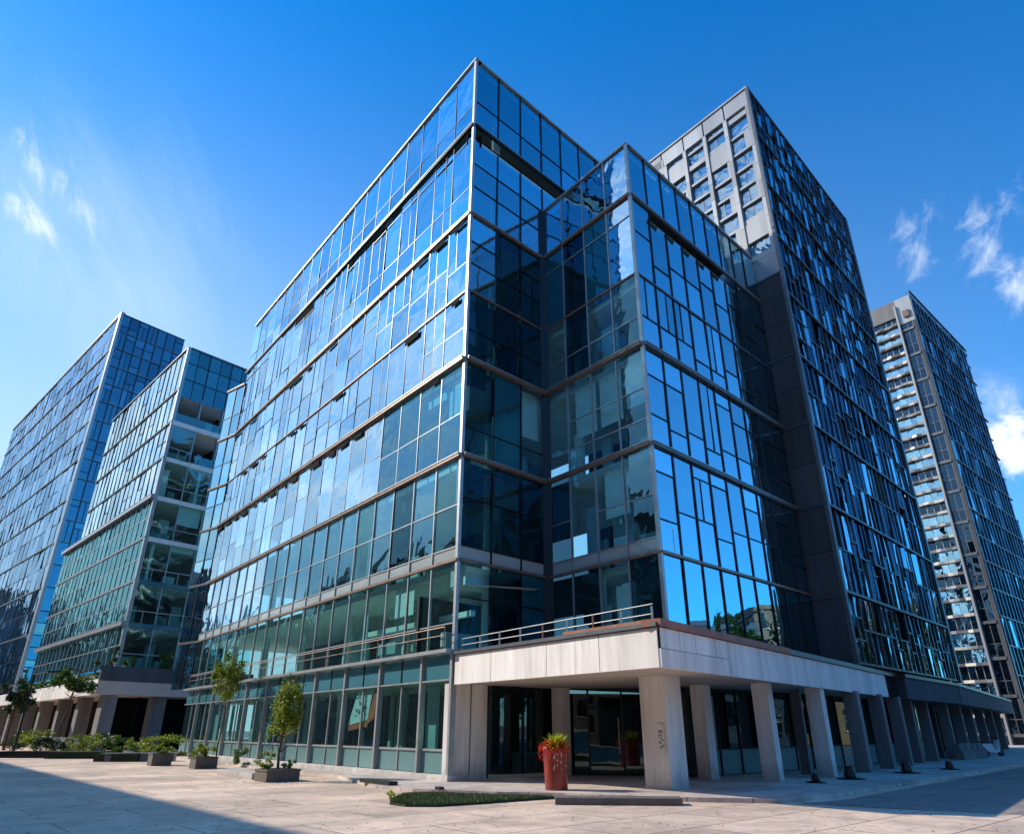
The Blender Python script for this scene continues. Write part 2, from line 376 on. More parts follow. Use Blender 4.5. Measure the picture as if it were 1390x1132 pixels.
for k in range(7):
    z0, z1 = LV[k], LV[k + 1]
    for i in range(19):
        t0 = i * BAY; t1 = t0 + BAY
        tr = list(TR[k]); sp = []
        if k in (2, 3, 4) and R.random() < .45: tr = [tr[0] + R.choice([-.5, -.25, .3, .5])]
        if k in (3, 4, 5) and R.random() < .35: sp = [(t0 + BAY * R.choice([.4, .5, .6]), R.choice([0, 1]), 1)]
        if k == 3 and R.random() < .4: tr = []
        gm = (G_L if not (k == 2 and i < 4) else G_L1) if k >= 2 else G_G if k == 0 else G_L1 if i < 12 else G_L
        if k == 1 and i < 5: gm = R.choice([G_L1, G_NT, G_N, G_ND])
        low = G_WHITE if k == 1 else None
        top = z1
        if k == 5:
            top = 28.52 - R.choice([.12, .3, .55, .8, .9]) * (1 if i < 14 else .7)
            tr = [24.8]
        window(main, fL, t0, t1, z0, top, gm, tr, ALU if k < 3 else (DARK if i % 4 else STEEL), proud=.05 if k < 2 else .02, bar=.032 if k < 2 else .022, blind=.35 if k < 5 and i < 12 else .15, splits=sp, opaque_low=low, tilt=.45)
# dark ventilation recess under the top storey, with some vents propped open
mb = MB()
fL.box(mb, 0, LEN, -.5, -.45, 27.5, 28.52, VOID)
mb.build('ventilation_recess', main, main.location)
for i in range(19):
    if R.random() < .55:
        t0 = i * BAY + .1; w = BAY - .25; m1 = MB(); o = R.uniform(.15, .5); h0 = R.uniform(.25, .55)
        q = [fL.pt(t0, .02, 27.8 + .0), fL.pt(t0 + w, .02, 27.8), fL.pt(t0 + w, -.0 - o * .5, 27.8 + h0), fL.pt(t0, -.0 - o * .5, 27.8 + h0)]
        m1.quad(q[::-1], G_R); fL.box(m1, t0, t0 + w, -.0, .04, 27.78, 27.82, DARK); m1.build('vent_flap', main, main.location)
    mbm = MB()
for z, h, o, m in ((7.2, .10, .12, BRONZE), (11.25, .15, .18, BRONZE), (15.5, .16, .2, BRONZE), (18.9, .07, .07, BRONZE), (23.1, .12, .12, BRONZE), (28.6, .14, .14, DARK)):
    ledge(main, fL, -.05, LEN, z, h, o, m)
    ledge(main, fR, -.0, 4.85 if z < 26 else 11.2, z, h, o, m)
    if z < 26:
        ledge(main, fWL, .2, 5.95, z, h, o, m); ledge(main, fWR, -.02, 11.85, z, h, o * .8, STEEL if z != 7.2 else BRONZE)
# broken near-black strips laid over the face along the floor lines
for k, zz in ((4, 23.0), (3, 18.85), (2, 15.4)):
    for i in range(19):
        if R.random() < (.45 if k != 2 else .6):
            m1 = MB(); t0 = i * BAY + R.uniform(0, .6); fL.box(m1, t0, t0 + R.uniform(.4, 1.3), .07, .1, zz - R.uniform(.25, .42), zz - .09, VOID)
            m1.build('dark_strip', main, main.location)
# right return of the tall block (full height part above the wing continues back)
for k in range(7):
    z0, z1 = LV[k], LV[k + 1]
    nb = 7 if z1 > 24 else 3
    for i in range(nb):
        w = 1.617; t0 = i * w; t1 = t0 + w
        if z0 < 26 and z1 < 24 and t1 > 4.9: continue
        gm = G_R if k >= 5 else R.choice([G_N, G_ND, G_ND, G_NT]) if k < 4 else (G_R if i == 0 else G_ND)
        tr = {0: [5.9], 1: [7.75, 9.6], 2: [12.5], 3: [17.0], 4: [20.4, 21.6], 5: [24.8, 26.2], 6: [30.3]}[k]
        if R.random() < .5 and k > 1: tr = tr[:1]
        low = G_WHITE if k == 1 else None
        sp = [(t0 + w * .5, 0, 1)] if k in (4, 5) and R.random() < .5 else []
        if k == 5:
            hole = i in (0, 1, 2, 3)
            window(main, fR, t0, t1, z0, 27.7 if hole else z1, gm, tr, DARK, bar=.03, splits=sp)
            continue
        window(main, fR, t0, t1, z0, z1, gm, tr, DARK, bar=.03, blind=.5 if k < 4 else 0, splits=sp, opaque_low=low)
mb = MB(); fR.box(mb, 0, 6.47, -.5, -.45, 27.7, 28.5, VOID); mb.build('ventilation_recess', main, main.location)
# wing
for k in range(6):
    z0, z1 = LV[k], min(LV[k + 1], WROOF)
    for i in range(4):
        w = 5.95 / 4; t0 = i * w; t1 = t0 + w
        tr = {0: [], 1: [7.75, 9.3], 2: [12.3, 13.6], 3: [16.8], 4: [22.0], 5: []}[k]
        if R.random() < .4: tr = tr[:1]
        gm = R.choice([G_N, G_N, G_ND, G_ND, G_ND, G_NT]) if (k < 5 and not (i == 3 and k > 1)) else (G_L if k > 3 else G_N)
        if i < 3 and k == 5: gm = G_L
        window(main, fWL, t0, t1, z0, z1, gm, tr, ALU, bar=.028, blind=.55 if k < 5 else .1, opaque_low=G_WHITE if k == 1 else None)
    for i in range(9):
        w = 12.0 / 9; t0 = i * w; t1 = t0 + w
        base = {0: [], 1: [8.4 + R.choice([0, .5]), 10.2 + R.choice([0, .4])], 2: [12.2 + R.choice([0, .3]), 14.2 + R.choice([0, .5])], 3: [16.4 + R.choice([0, .5])], 4: [20.0 + R.choice([0, .6, 1.2])], 5: []}[k]
        if R.random() < .3: base = base[:1]
        sp = [(t0 + w * R.choice([.4, .55]), R.choice([0, 1]), 1)] if k in (1, 2, 3) and R.random() < .3 else []
        window(main, fWR, t0, t1, z0, z1 if k != 4 else 22.45 if 0 < i < 7 else z1, G_R, base, DARK, bar=.03, splits=sp, tilt=.25)
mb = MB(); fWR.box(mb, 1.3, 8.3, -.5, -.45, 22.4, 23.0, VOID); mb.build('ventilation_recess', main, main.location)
for i in range(1, 6):
    m1 = MB(); t0 = i * 1.375 + .15; q = [fWR.pt(t0, .02, 22.95), fWR.pt(t0 + .8, .02, 22.95), fWR.pt(t0 + .8, .3, 22.55), fWR.pt(t0, .25, 22.6)]
    m1.quad(q, G_TD); m1.build('vent_flap', main, main.location)
# corner posts, parapets
def post(f, t, w, z0, z1, m, o=.07, name='corner_post'):
    mb = MB(); f.box(mb, t - w / 2, t + w / 2, -.1, o, z0, z1, m); return mb.build(name, main, main.location)
mb = MB(); mb.prism([mv(A, azL, .09, .06, fL.naz), mv(A, azL, -.06, .06, fL.naz), mv(A, azR, .07, .06, fR.naz), mv(A, azR, .07, -.1, fR.naz)], 0.12, 33.2, ALU); mb.build('corner_post', main, main.location)
mb = MB(); mb.prism([mv(B, azL, .09, .06, fL.naz), mv(B, azL, -.06, .06, fL.naz), mv(B, azR, .06, .06, fR.naz), mv(B, azR, .07, -.1, fR.naz)], 4.13, WROOF + .05, ALU); mb.build('corner_post', main, main.location)
mb = MB(); mb.prism([mv(Np, azR, -.3), mv(Np, azL, -.3), mv(Np, azL, .1), ], 4.13, WROOF, DARK); mb.build('corner_post', main, main.location)
mb = MB()
fL.box(mb, -.1, LEN, -.3, .10, 33.15, 33.27, ALU); fR.box(mb, .12, 11.35, -.3, .10, 33.15, 33.26, ALU)
mb.build('parapet', main, main.location)
mb = MB(); fWL.box(mb, .05, 6.0, -.25, .09, WROOF, WROOF + .1, ALU); fWR.box(mb, .1, 11.9, -.25, .09, WROOF, WROOF + .09, ALU); mb.build('parapet', main, main.location)
# end bay at the far left, a lower return
E1 = mv(A, azL, LEN); fE = Face(E1, -52, -1)
for k in range(6):
    z0, z1 = LV[k], min(LV[k + 1], 27.6)
    for i in range(2):
        window(main, fE, i * 1.25, i * 1.25 + 1.25, z0, z1, G_R, [z0 + 1.9], DARK, bar=.03)
    ledge(main, fE, 0, 2.6, z1 if k < 5 else 27.6, .12, .1, BRONZE if k < 5 else DARK)
# interior: slabs, core, columns
def inset_main(d):
    return [mv(A, azL, -0 + .1, -d, fL.naz), mv(mv(A, azR, 16, -d, fR.naz), azL, .4), mv(mv(A, azR, 16), azL, LEN - .3), mv(A, azL, LEN - .3, -d, fL.naz)]
P1 = mv(mv(A, azR, .35), azL, .35)
MAINP = [P1, mv(P1, azR, 10.7), mv(mv(P1, azR, 10.7), azL, LEN - .7), mv(P1, azL, LEN - .7)]
B1 = mv(mv(B, azR, .35), azL, .35)
WINGP = [B1, mv(B1, azR, 11.2), mv(mv(B1, azR, 11.2), azL, 5.8), mv(B1, azL, 5.8)]
for z in LV[:-1]:
    if z == 28.6: z = 28.3
    mb = MB(); mb.prism(MAINP, z - .32, z - .06, SLAB); mb.build('floor_slab', main, main.location)
    if z < 24:
        mb = MB(); mb.prism(WINGP, z - .34, z - .07, SLAB); mb.build('floor_slab', main, main.location)
mb = MB(); mb.prism(MAINP, 32.9, 33.12, ROOFM); mb.prism(WINGP, WROOF - .2, WROOF - .03, ROOFM); mb.build('roof', main, main.location)
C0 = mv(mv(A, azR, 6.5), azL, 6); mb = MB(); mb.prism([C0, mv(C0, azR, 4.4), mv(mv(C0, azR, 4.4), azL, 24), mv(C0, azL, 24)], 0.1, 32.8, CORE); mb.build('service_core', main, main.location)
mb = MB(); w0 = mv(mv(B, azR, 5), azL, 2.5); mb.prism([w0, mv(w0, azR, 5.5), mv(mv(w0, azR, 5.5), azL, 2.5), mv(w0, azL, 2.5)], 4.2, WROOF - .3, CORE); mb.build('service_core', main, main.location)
for i in range(6):
    for zz in ((0.12, 33),):
        c = mv(mv(A, azL, .9 + i * 6.0), azR, 2.2); mb = MB(); mb.tube((c[0], c[1], .12), (c[0], c[1], 32.8), .22, .22, SLAB, 12); mb.build('inner_column', main, main.location)
for k in range(0, 6):   # office partitions seen through the glass
    for j in range(9):
        z0 = LV[k]; t = R.uniform(.8, 16); dd = R.uniform(1.2, 4); mb = MB()
        if R.random() < .5: fL.box(mb, t, t + .12, -dd - R.uniform(1, 2.5), -dd, z0, z0 + R.uniform(1.2, 3), WALLIN)
        else: fL.box(mb, t, t + R.uniform(.8, 2.5), -dd - .12, -dd, z0, z0 + R.uniform(1., 2.7), WALLIN)
        mb.build('partition', main, main.location)
    for j in range(4):
        z0 = LV[k]; t = R.uniform(.5, 4.5); dd = R.uniform(.5, 1.4); mb = MB()
        fWL.box(mb, t, t + R.uniform(.4, 1.2), -dd - .12, -dd, z0, z0 + R.uniform(1., 2.7), R.choice([WALLIN, BLIND])); mb.build('partition', main, main.location)

m1 = MB(); n = 14
for i in range(n):
    a, b = i / n, (i + 1) / n
    fa = lambda q: (q * 9.5, -.35 - 3.2 * math.sin(q * 2.2) ** 2)
    (ta, da), (tb, db) = fa(a), fa(b)
    for z0, z1 in ((6.35 - a * .0, 7.1),):
        m1.quad([fL.pt(ta, da, z0), fL.pt(tb, db, z0), fL.pt(tb, db, z1), fL.pt(ta, da, z1)], SLAB)
    m1.quad([fL.pt(ta, da, 6.35), fL.pt(tb, db, 6.35), fL.pt(tb, db - 3.5, 6.6), fL.pt(ta, da - 3.5, 6.6)], SLAB)
m1.build('curved_ceiling', main, main.location)
m1 = MB(); fL.box(m1, .4, 8.5, -1.1, -.9, 5.35, 5.55, SLAB); m1.build('beam', main, main.location)
m1 = MB(); fR.box(m1, .2, 4.4, -.6, -.4, 6.3, 7.1, SLAB); m1.build('bulkhead', main, main.location)
m1 = MB(); fR.box(m1, .2, 4.4, -2.5, -2.4, 4.2, 6.2, CORE); m1.build('partition', main, main.location)
# ---- ground floor, left face
SP = [0, 1.95, 5.1, 8.2, 11.3, 14.4, 17.5, 20.6, 23.7, 26.8, 29.9, LEN]
for i in range(len(SP) - 1):
    t0, t1 = SP[i], SP[i + 1]
    n = 1 if i == 0 else 2
    w = (t1 - t0) / n
    sp = []
    window(main, fL, t0 + .08, t1, .28, 3.12, G_G, [.98], ALU, bar=.05, proud=.08, opaque_low=G_FROST, splits=[(t0 + w * j, 0, 1) for j in range(1, n)], d=-.06)
    window(main, fL, t0 + .08, t1, 3.16, 4.0, G_SPAN, [], DARK, bar=.025, splits=[(t0 + (t1 - t0) / 2, 0, 0)] if n > 1 else [])
    mb = MB(); fL.box(mb, t0 - .05, t0 + .07, -.1, .12, .12, 4.0, ALU); mb.build('mullion', main, main.location)
    # curtains / inner piers behind
    if i:
        for j in range(2):
            mb = MB(); tt = t0 + R.uniform(.2, 2.3); dd = R.uniform(.5, 2.6)
            if 3.2 < tt < 6.4: dd = 3.5
            mb = MB(); fL.box(mb, tt, tt + R.uniform(.15, .7), -dd - .12, -dd, .3, 3.1, R.choice([WALLIN, WALLIN, CORE])); mb.build('inner_column', main, main.location)
mb = MB(); fL.box(mb, -.1, LEN, -.3, .16, .10, .27, CONC); mb.build('plinth', main, main.location)
mb = MB(); fL.box(mb, -.0, LEN, -.05, .35, 4.0, 4.12, ALU); mb.build('ledge', main, main.location)
mb = MB(); fL.box(mb, 0, LEN, -.05, .1, 3.115, 3.165, ALU); mb.build('ledge', main, main.location)
# railing along the left ledge
def railing(name, f, t0, t1, z, n, d=.3, m=None):
    m = m or ALU
    r = MB(); r.tube(f.pt(t0, d, z + .72), f.pt(t1, d, z + .72), .02, .02, m); r.tube(f.pt(t0, d, z + .45), f.pt(t1, d, z + .45), .013, .013, m)
    o = r.build(name, main, main.location)
    for i in range(n + 1):
        p = MB(); t = t0 + (t1 - t0) * i / n; p.tube(f.pt(t, d, z), f.pt(t, d, z + .72), .022, .022, BRONZE if m is ALU else m, 6); p.build('rail_post', o, main.location)
railing('balcony_railing', fL, .2, LEN - 1, 4.12, 13, m=BRONZE)
# poster behind the glass
mb = MB(); mb.quad([fL.pt(8.0, -.13, 1.75), fL.pt(6.3, -.13, 1.95), fL.pt(6.0, -.13, 3.05), fL.pt(7.3, -.13, 3.05)], WHITEP)
for j in range(22):
    a = 6.35 + R.random() * .9; b = 2.1 + R.random() * .75; fL.box(mb, a, a + R.uniform(.06, .22), -.125, -.115, b, b + R.uniform(.02, .12), INK)
mb.quad([fL.pt(6.35, -.10, 1.75), fL.pt(5.7, -.10, 2.0), fL.pt(5.2, -.10, 3.05), fL.pt(5.75, -.10, 3.05)], ORANGE)
mb.quad([fL.pt(8.0, -.11, 1.55), fL.pt(6.2, -.11, 1.7), fL.pt(6.2, -.11, 1.92), fL.pt(7.9, -.11, 1.74)], ORANGE)
po = mb.build('poster', main, main.location); po['label'] = 'white and orange poster hanging behind the ground floor glass'

# ---- canopy
azC = 39.3
u = lambda P, t: mv(P, azC, t)
CE = u(D, 23.7); CE2 = u(D, 62)
fCL = Face(A, azL + 180, 1); fCL.naz = azL - 90; fCL.n = fL.n
fCR = Face(D, azC, 1)
mb = MB()
can = [mv(A, azR, .3), mv(A, azL, -.05), D, CE, mv(CE, azC - 90, 5.0), mv(mv(A, azR, 6), azL, -0)]
poly = [mv(A, azL, -.12), mv(D, azL, .06), u(mv(D, azL, .06), 23.6), mv(u(D, 23.6), azC - 90, 4.6), mv(Np, azR, 1.5), mv(A, azR, .3)]
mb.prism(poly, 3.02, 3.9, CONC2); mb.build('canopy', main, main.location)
mb = MB()   # fascia panels
j = [.12, 2.2, 4.9, 7.05, 9.1]
fCL.box(mb, .1, 9.1, -.03, .02, 2.99, 3.89, VOID)
for a, b in zip(j[:-1], j[1:]): fCL.box(mb, a + .014, b - .014, -.02, .05, 2.97, 3.9, CONC)
mb.build('canopy_fascia', main, main.location)
mb = MB(); t = 0.0; fCR.box(mb, 0, 23.4, -.03, .02, 2.99, 3.89, VOID)
for w in (1.0, .9, 1.2, .9, 2.3, 1.4, 2.6, 1.0, 2.6, 2.8, 2.3, 2.5):
    if t < 3.9 and t >= 0:
        fCR.box(mb, t + .014, t + w - .014, -.03, .05, 3.42, 3.9, CONC)
    else: fCR.box(mb, t + .014, t + w - .014, -.03, .05, 2.97, 3.9, CONC)
    t += w
fCR.box(mb, -.03, 3.98, -.03, .05, 2.97, 3.405, CONC)
mb.build('canopy_fascia', main, main.location)
mb = MB(); fCL.box(mb, .1, 9.15, -.35, .14, 3.92, 4.02, STEEL); mb.build('canopy_edge', main, main.location)
mb = MB(); fCR.box(mb, -.1, 9, -.4, .13, 3.92, 4.1, WOODR); fCR.box(mb, 9, 23.7, -.4, .13, 3.92, 4.08, STEEL); mb.build('canopy_edge', main, main.location)
mb = MB(); fCL.box(mb, 5.6, 9.0, -.3, .02, 4.03, 4.12, WOODR); mb.build('canopy_edge', main, main.location)
r = MB(); r.tube(fCL.pt(.2, -.1, 4.42), fCL.pt(8.9, -.1, 4.5), .016, .016, STEEL); r.tube(fCL.pt(.2, -.1, 4.22), fCL.pt(8.9, -.1, 4.26), .016, .016, STEEL)
ro = r.build('balcony_railing', main, main.location)
for i in range(9):
    p = MB(); tt = .3 + i * 1.07; p.tube(fCL.pt(tt, -.1, 4.0), fCL.pt(tt, -.1, 4.45), .03, .03, WOODR if i in (4, 6) else ALU, 6); p.build('rail_post', ro, main.location)
# ---- columns and ground floor glazing under the canopy
def column(root, c, az, w, dp, z0, z1, m, name='column'):
    f = Face(c, az, 1); mb = MB(); f.box(mb, -w / 2, w / 2, -dp / 2, dp / 2, z0, z1, m)
    f.box(mb, -w / 2 - .02, w / 2 + .02, -dp / 2 - .02, dp / 2 + .02, z0, z0 + .06, m)
    return mb.build(name, root, root.location)
# corner pier
mb = MB(); fR.box(mb, .02, .75, -.45, .05, .1, 3.02, CONC); fR.box(mb, .79, 1.55, -.45, .03, .1, 3.02, CONC); fR.box(mb, .74, .80, -.4, .0, .1, 3.02, DARK)
fR.box(mb, .76, .79, .035, .06, .3, 3.0, STEEL); mb.build('pier', main, main.location)
CB = (4.15, 21.75); column(main, CB, azR, .86, .86, .1, 3.02, CONC)
fCB = Face(CB, azL + 180, 1); fCB.n = fL.n
mb = MB(); fCB.box(mb, .16, .40, .432, .437, .98, 1.75, WHITEP)
for jj in range(16):
    a = .19 + R.random() * .14; b = 1.02 + R.random() * .6; fCB.box(mb, a, a + R.uniform(.015, .07), .4375, .439, b, b + R.uniform(.01, .07), INK)
mb.build('notice', main, main.location)
column(main, (1.55, 27.75), azR, .48, .48, .1, 3.02, CONC)
column(main, (6.35, 25.9), azR, .5, .5, .1, 3.02, CONC)
colaz = 41.0
C1 = (8.6, 26.35)
for i, (px, py, inn) in enumerate(((1062, 1061, .15), (1150, 1055, .5), (1206, 1049, .7), (1240, 1044, .8), (1266, 1040, .9), (1282, 1036, 1.0))):
    c = mv(((px - CX) / F * 0, 0), 0, 0)
    a_ = (px - CX) / F; b_ = (CY - py) / F; r_ = (a_, cP - b_ * sP, sP + b_ * cP); t_ = (.1 - CH) / r_[2]
    c = mv((r_[0] * t_, r_[1] * t_), colaz - 90, inn + .2)
    column(main, mv(c, colaz, .2), colaz, .4, .55, .1, 3.02, CONC if i < 2 else CONCG)
    if i == 1: column(main, mv(mv(c, colaz, .95), colaz - 90, 1.0), colaz, .2, .35, .1, 3.02, CONCG)
pts = [(-1.1, 26.0), (1.35, 28.2), (6.2, 26.7), (7.3, 27.7), (14.5, 34.2), (23.5, 43.5)]
for a, b in zip(pts[:-1], pts[1:]):
    az = math.degrees(math.atan2(b[0] - a[0], b[1] - a[1])); ln = math.hypot(b[0] - a[0], b[1] - a[1]); f = Face(a, az, 1)
    n = max(1, round(ln / 1.45))
    for i in range(n):
        gm = G_E if a[0] < 6 else G_SH
        t0 = ln * i / n; t1 = ln * (i + 1) / n
        window(main, f, t0, t1, .12, 3.0, gm, [.95] if (a[0] > 6.1) else [], DARK, bar=.03, opaque_low=G_FROST if a[0] > 6.1 and R.random() < .8 else None, tilt=.5)
# things inside lobby
mb = MB(); lb = [(-.2, 27.8), (1.2, 29.6), (8, 28.8), (15, 35.2), (22, 43), (20, 46), (2, 36)]
mb.prism(lb, .104, .112, CONC2); mb.build('lobby_floor', main, main.location)
for (x, y, w, h, m) in ((-.2, 27.4, .8, .75, WHITEP), (3.4, 28.6, .7, 1.1, WALLIN), (2.2, 28.9, .3, .9, STEEL), (5.0, 28.1, .2, 2.6, STEEL), (9.5, 31.3, .8, 1.0, WALLIN)):
    f = Face((x, y), azR + 10, 1); mb = MB(); f.box(mb, 0, w, -.1, .3, .12, .12 + h, m); mb.build('lobby_counter', main, main.location)
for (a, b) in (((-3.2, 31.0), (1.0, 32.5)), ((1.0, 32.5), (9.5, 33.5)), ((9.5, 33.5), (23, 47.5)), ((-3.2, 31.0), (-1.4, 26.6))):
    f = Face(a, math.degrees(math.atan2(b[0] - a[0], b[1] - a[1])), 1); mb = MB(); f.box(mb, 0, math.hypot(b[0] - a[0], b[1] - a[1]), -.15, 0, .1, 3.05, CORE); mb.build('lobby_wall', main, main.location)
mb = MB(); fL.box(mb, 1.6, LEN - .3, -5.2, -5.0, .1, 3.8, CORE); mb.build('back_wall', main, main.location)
mb = MB(); fL.box(mb, .3, LEN - .3, -5.0, -.3, .1, .2, CONC2); mb.build('floor', main, main.location)
mb = MB(); fL.box(mb, .3, LEN - .3, -5.0, -.3, 3.2, 3.35, SLAB); mb.build('ceiling', main, main.location)
# door handles
fd = Face((1.35, 28.2), math.degrees(math.atan2(4.85, -1.5)), 1)
mb = MB(); mb.tube(fd.pt(2.4, .09, .8), fd.pt(2.4, .09, 2.0), .02, .02, ALU); mb.build('door_handle', main, main.location)
flush_windows(main, 99)

# ================================================================== GREY TOWER (right)
T = (14.35, 30.78); TH = 38.56; TL = 16.7
tower = empty('grey_panel_tower', (T[0], T[1], 0), 'grey panelled tower with a dark finned face, rising right behind the glass wing', 'building')
fTL = Face(T, azL, -1); fTR = Face(T, 43.2, 1)
# side wall with punched windows
mb = MB()
zz = 4.13; rows = []
zz = 25.9
while zz < TH - 1.9: rows.append(zz); zz += 1.34
cols_ = [0, .35, 1.72, 1.98, 3.35, 3.6, 5.0, 5.25, 6.65, 6.9, 8.3, 8.55, 10.2]
mb2 = MB(); mb2.prism([mv(T, azL, .3, -.35, fTL.naz), mv(T, 43.2, TL, -.5, fTR.naz), mv(mv(T, 43.2, TL), azL, 16), mv(T, azL, 16, -.35, fTL.naz)], 4.1, TH - .3, CORE); mb2.build('inner_walls', tower, tower.location)
for ci in range(len(cols_) - 1):
    t0, t1 = cols_[ci], cols_[ci + 1]
    pil = ci % 2 == 1
    m1 = MB()
    if ci == 0: continue
    if pil and ci > 0:   # bays with windows
        k = 0
        for z in rows:
            if z < 25.5 and t0 < 6 or z > TH - 1.4:
                continue
            h = 1.34; r = R.random()
            a = .16 if r < .6 else .38
            if r > .95:
                mq = MB(); fTL.box(mq, t0, t1 - .004, -.2, -.02, z + .005, z + h - .005, CLAD); mq.build('wall_panel', tower, tower.location); continue
            mq = MB(); fTL.box(mq, t0, t1 - .004, -.3, -.03 - R.random() * .04, z, z + a, CLAD)
            side = R.choice([0, .2, .4]) if r < .4 else 0
            if side: fTL.box(mq, t0, t0 + side, -.3, -.05, z + a + .003, z + h - .003, CLAD)
            mq.build('wall_panel', tower, tower.location)
            gm = VOID if R.random() < .05 else G_TL
            window(tower, fTL, t0 + side + .02, t1 - .03, z + a, z + h, gm, [], DARK, bar=.02, proud=.02, d=-.2, splits=[((t0 + side + t1) / 2, 0, 0)] if R.random() < .6 else [], tilt=1.2)
    else:
        z = 24.4
        while z < TH - 1.4:
            h = R.choice([1.34, 2.68, 2.0]); h = min(h, TH - 1.35 - z); fTL.box(m1, t0, t1, -.3, .04 + R.random() * .02, z + .01, z + h - .01, CLAD); z += h
        m1.build('pilaster', tower, tower.location)
m1 = MB(); fTL.box(m1, .36, 10, -.28, -.06, 24.42, 25.9, CLAD); m1.build('wall_panel', tower, tower.location)
# top panels
m1 = MB()
for t0, t1 in ((0.02, 1.8), (1.9, 3.45), (3.55, 5.1), (5.2, 7.0), (7.1, 9), (9.1, 12)):
    fTL.box(m1, t0, t1, -.3, -.02, TH - 1.3, TH - .1, CLAD)
pass
m1.build('parapet_panels', tower, tower.location)
# narrow corner strip + plain lower side wall, its cast shade put into darker concrete
m1 = MB(); z = 24.4
while z < TH - 1.3:
    fTL.box(m1, .02, .34, -.3, .0, z + .01, min(z + 1.34, TH - 1.3) - .01, CLAD); z += 1.34
m1.build('corner_strip', tower, tower.location)
m1 = MB(); z = 4.13
for z1 in (7.0, 9.0, 11.2, 13.3, 15.4, 17.4, 19.3, 21.3, 23.0, 24.4):
    fTL.box(m1, .02, 1.5, -.3, .02, z + .012, z1 - .012, CONCD); fTL.box(m1, 1.52, 14, -.3, .0, z + .012, z1 - .012, CONCD); z = z1
m1.build('side_wall', tower, tower.location)
for z in (7.0, 11.2, 15.4, 19.3, 24.4):
    m1 = MB(); fTL.box(m1, 0, 6, .0, .07, z - .06, z + .04, STEELB); m1.build('ledge', tower, tower.location)
mb = MB(); mb.prism([mv(T, azL, .1, .06, fTL.naz), mv(T, azL, -.08, .05, fTL.naz), mv(T, 43.2, .12, .1, fTR.naz), mv(T, 43.2, .12, -.1, fTR.naz)], 4.1, TH + .02, STEEL); mb.build('corner_post', tower, tower.location)
mb = MB(); fTL.box(mb, 0, 16, -.3, .06, TH - .08, TH + .06, CLAD); fTR.box(mb, .13, TL, -.3, .06, TH - .08, TH + .05, STEELB); mb.build('parapet', tower, tower.location)
mb = MB(); mb.prism([mv(T, azL, .3, -.3, fTL.naz), mv(T, 43.2, TL, -.5, fTR.naz), mv(mv(T, 43.2, TL), azL, 16), mv(T, azL, 16, -.3, fTL.naz)], TH - .28, TH - .1, ROOFM); mb.build('roof', tower, tower.location)
# finned right face
TZ = [4.13, 7.2, 11.2, 15.3, 19.2, 23.1, 27.0, 30.9, 34.8, TH - .1]
nc = 22; cw = TL / nc
for k in range(9):
    z0, z1 = TZ[k], TZ[k + 1]
    for i in range(nc):
        t0 = .14 + i * cw * (TL - .14) / TL; t1 = t0 + cw * .985
        nseg = 3 if z1 - z0 > 2.5 and R.random() < (.25 if k < 4 else .6) else 2 if z1 - z0 > 2 else 1
        segs = [(z0 + .06 + (z1 - z0 - .1) * q / nseg, z0 + (z1 - z0 - .1) * (q + 1) / nseg) for q in range(nseg)]
        for a, b in segs:
            m1 = MB(); r = R.random()
            # pane set at its own angle (opened / slanted casements)
            ang = R.choice([-.10, -.05, 0, .0, .05, .08])
            sl = R.choice([-.07, 0, 0, .07])
            w = t1 - t0
            dk = R.random() < .5
            x0 = t0 + w * R.choice([.2, .2, .4]); x1 = t1 - w * R.choice([.03, .03, .2])
            q = [fTR.pt(x0 + sl, -.05 - ang * .4, a), fTR.pt(x1, -.05 + ang * .4, a), fTR.pt(x1, -.05 + ang * .4 + R.uniform(-.05, .05), b), fTR.pt(x0 - sl, -.05 - ang * .4 + R.uniform(-.05, .05), b)]
            m1.quad(q, G_TD if dk else G_T)
            # dark reveal
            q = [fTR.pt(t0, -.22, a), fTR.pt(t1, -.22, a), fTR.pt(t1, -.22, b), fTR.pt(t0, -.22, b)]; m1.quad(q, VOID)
            # slanting fin
            s2 = R.choice([0, 0, .05, -.05]); fw = R.uniform(.03, .07)
            tf = t0 + .05
            p = [fTR.pt(tf + s2, -.14, a), fTR.pt(tf + s2 + fw, -.14, a), fTR.pt(tf + s2 + fw, .02, a), fTR.pt(tf + s2, .02, a),
                 fTR.pt(tf - s2, -.14, b), fTR.pt(tf - s2 + fw, -.14, b), fTR.pt(tf - s2 + fw, .02, b), fTR.pt(tf - s2, .02, b)]
            if R.random() < .85: m1.hexa([p[i_] for i_ in (3, 2, 1, 0, 7, 6, 5, 4)], FIN if R.random() < .6 else STEELB)
            fTR.box(m1, t0 + .02, t1 - .02, -.12, .01, a - .03, a + .05, STEELB)
            addwin(tower, m1, quad_px([fTR.pt(t0, 0, a), fTR.pt(t1, 0, a), fTR.pt(t1, 0, b), fTR.pt(t0, 0, b)]))
for z in TZ[1:-1]:
    ledge(tower, fTR, .12, TL, z, .11, .09, STEELB)
mb = MB(); fTR.box(mb, TL - .02, TL + .35, -.4, .1, 4.1, TH, STEELB); mb.build('corner_post', tower, tower.location)
flush_windows(tower, 99)
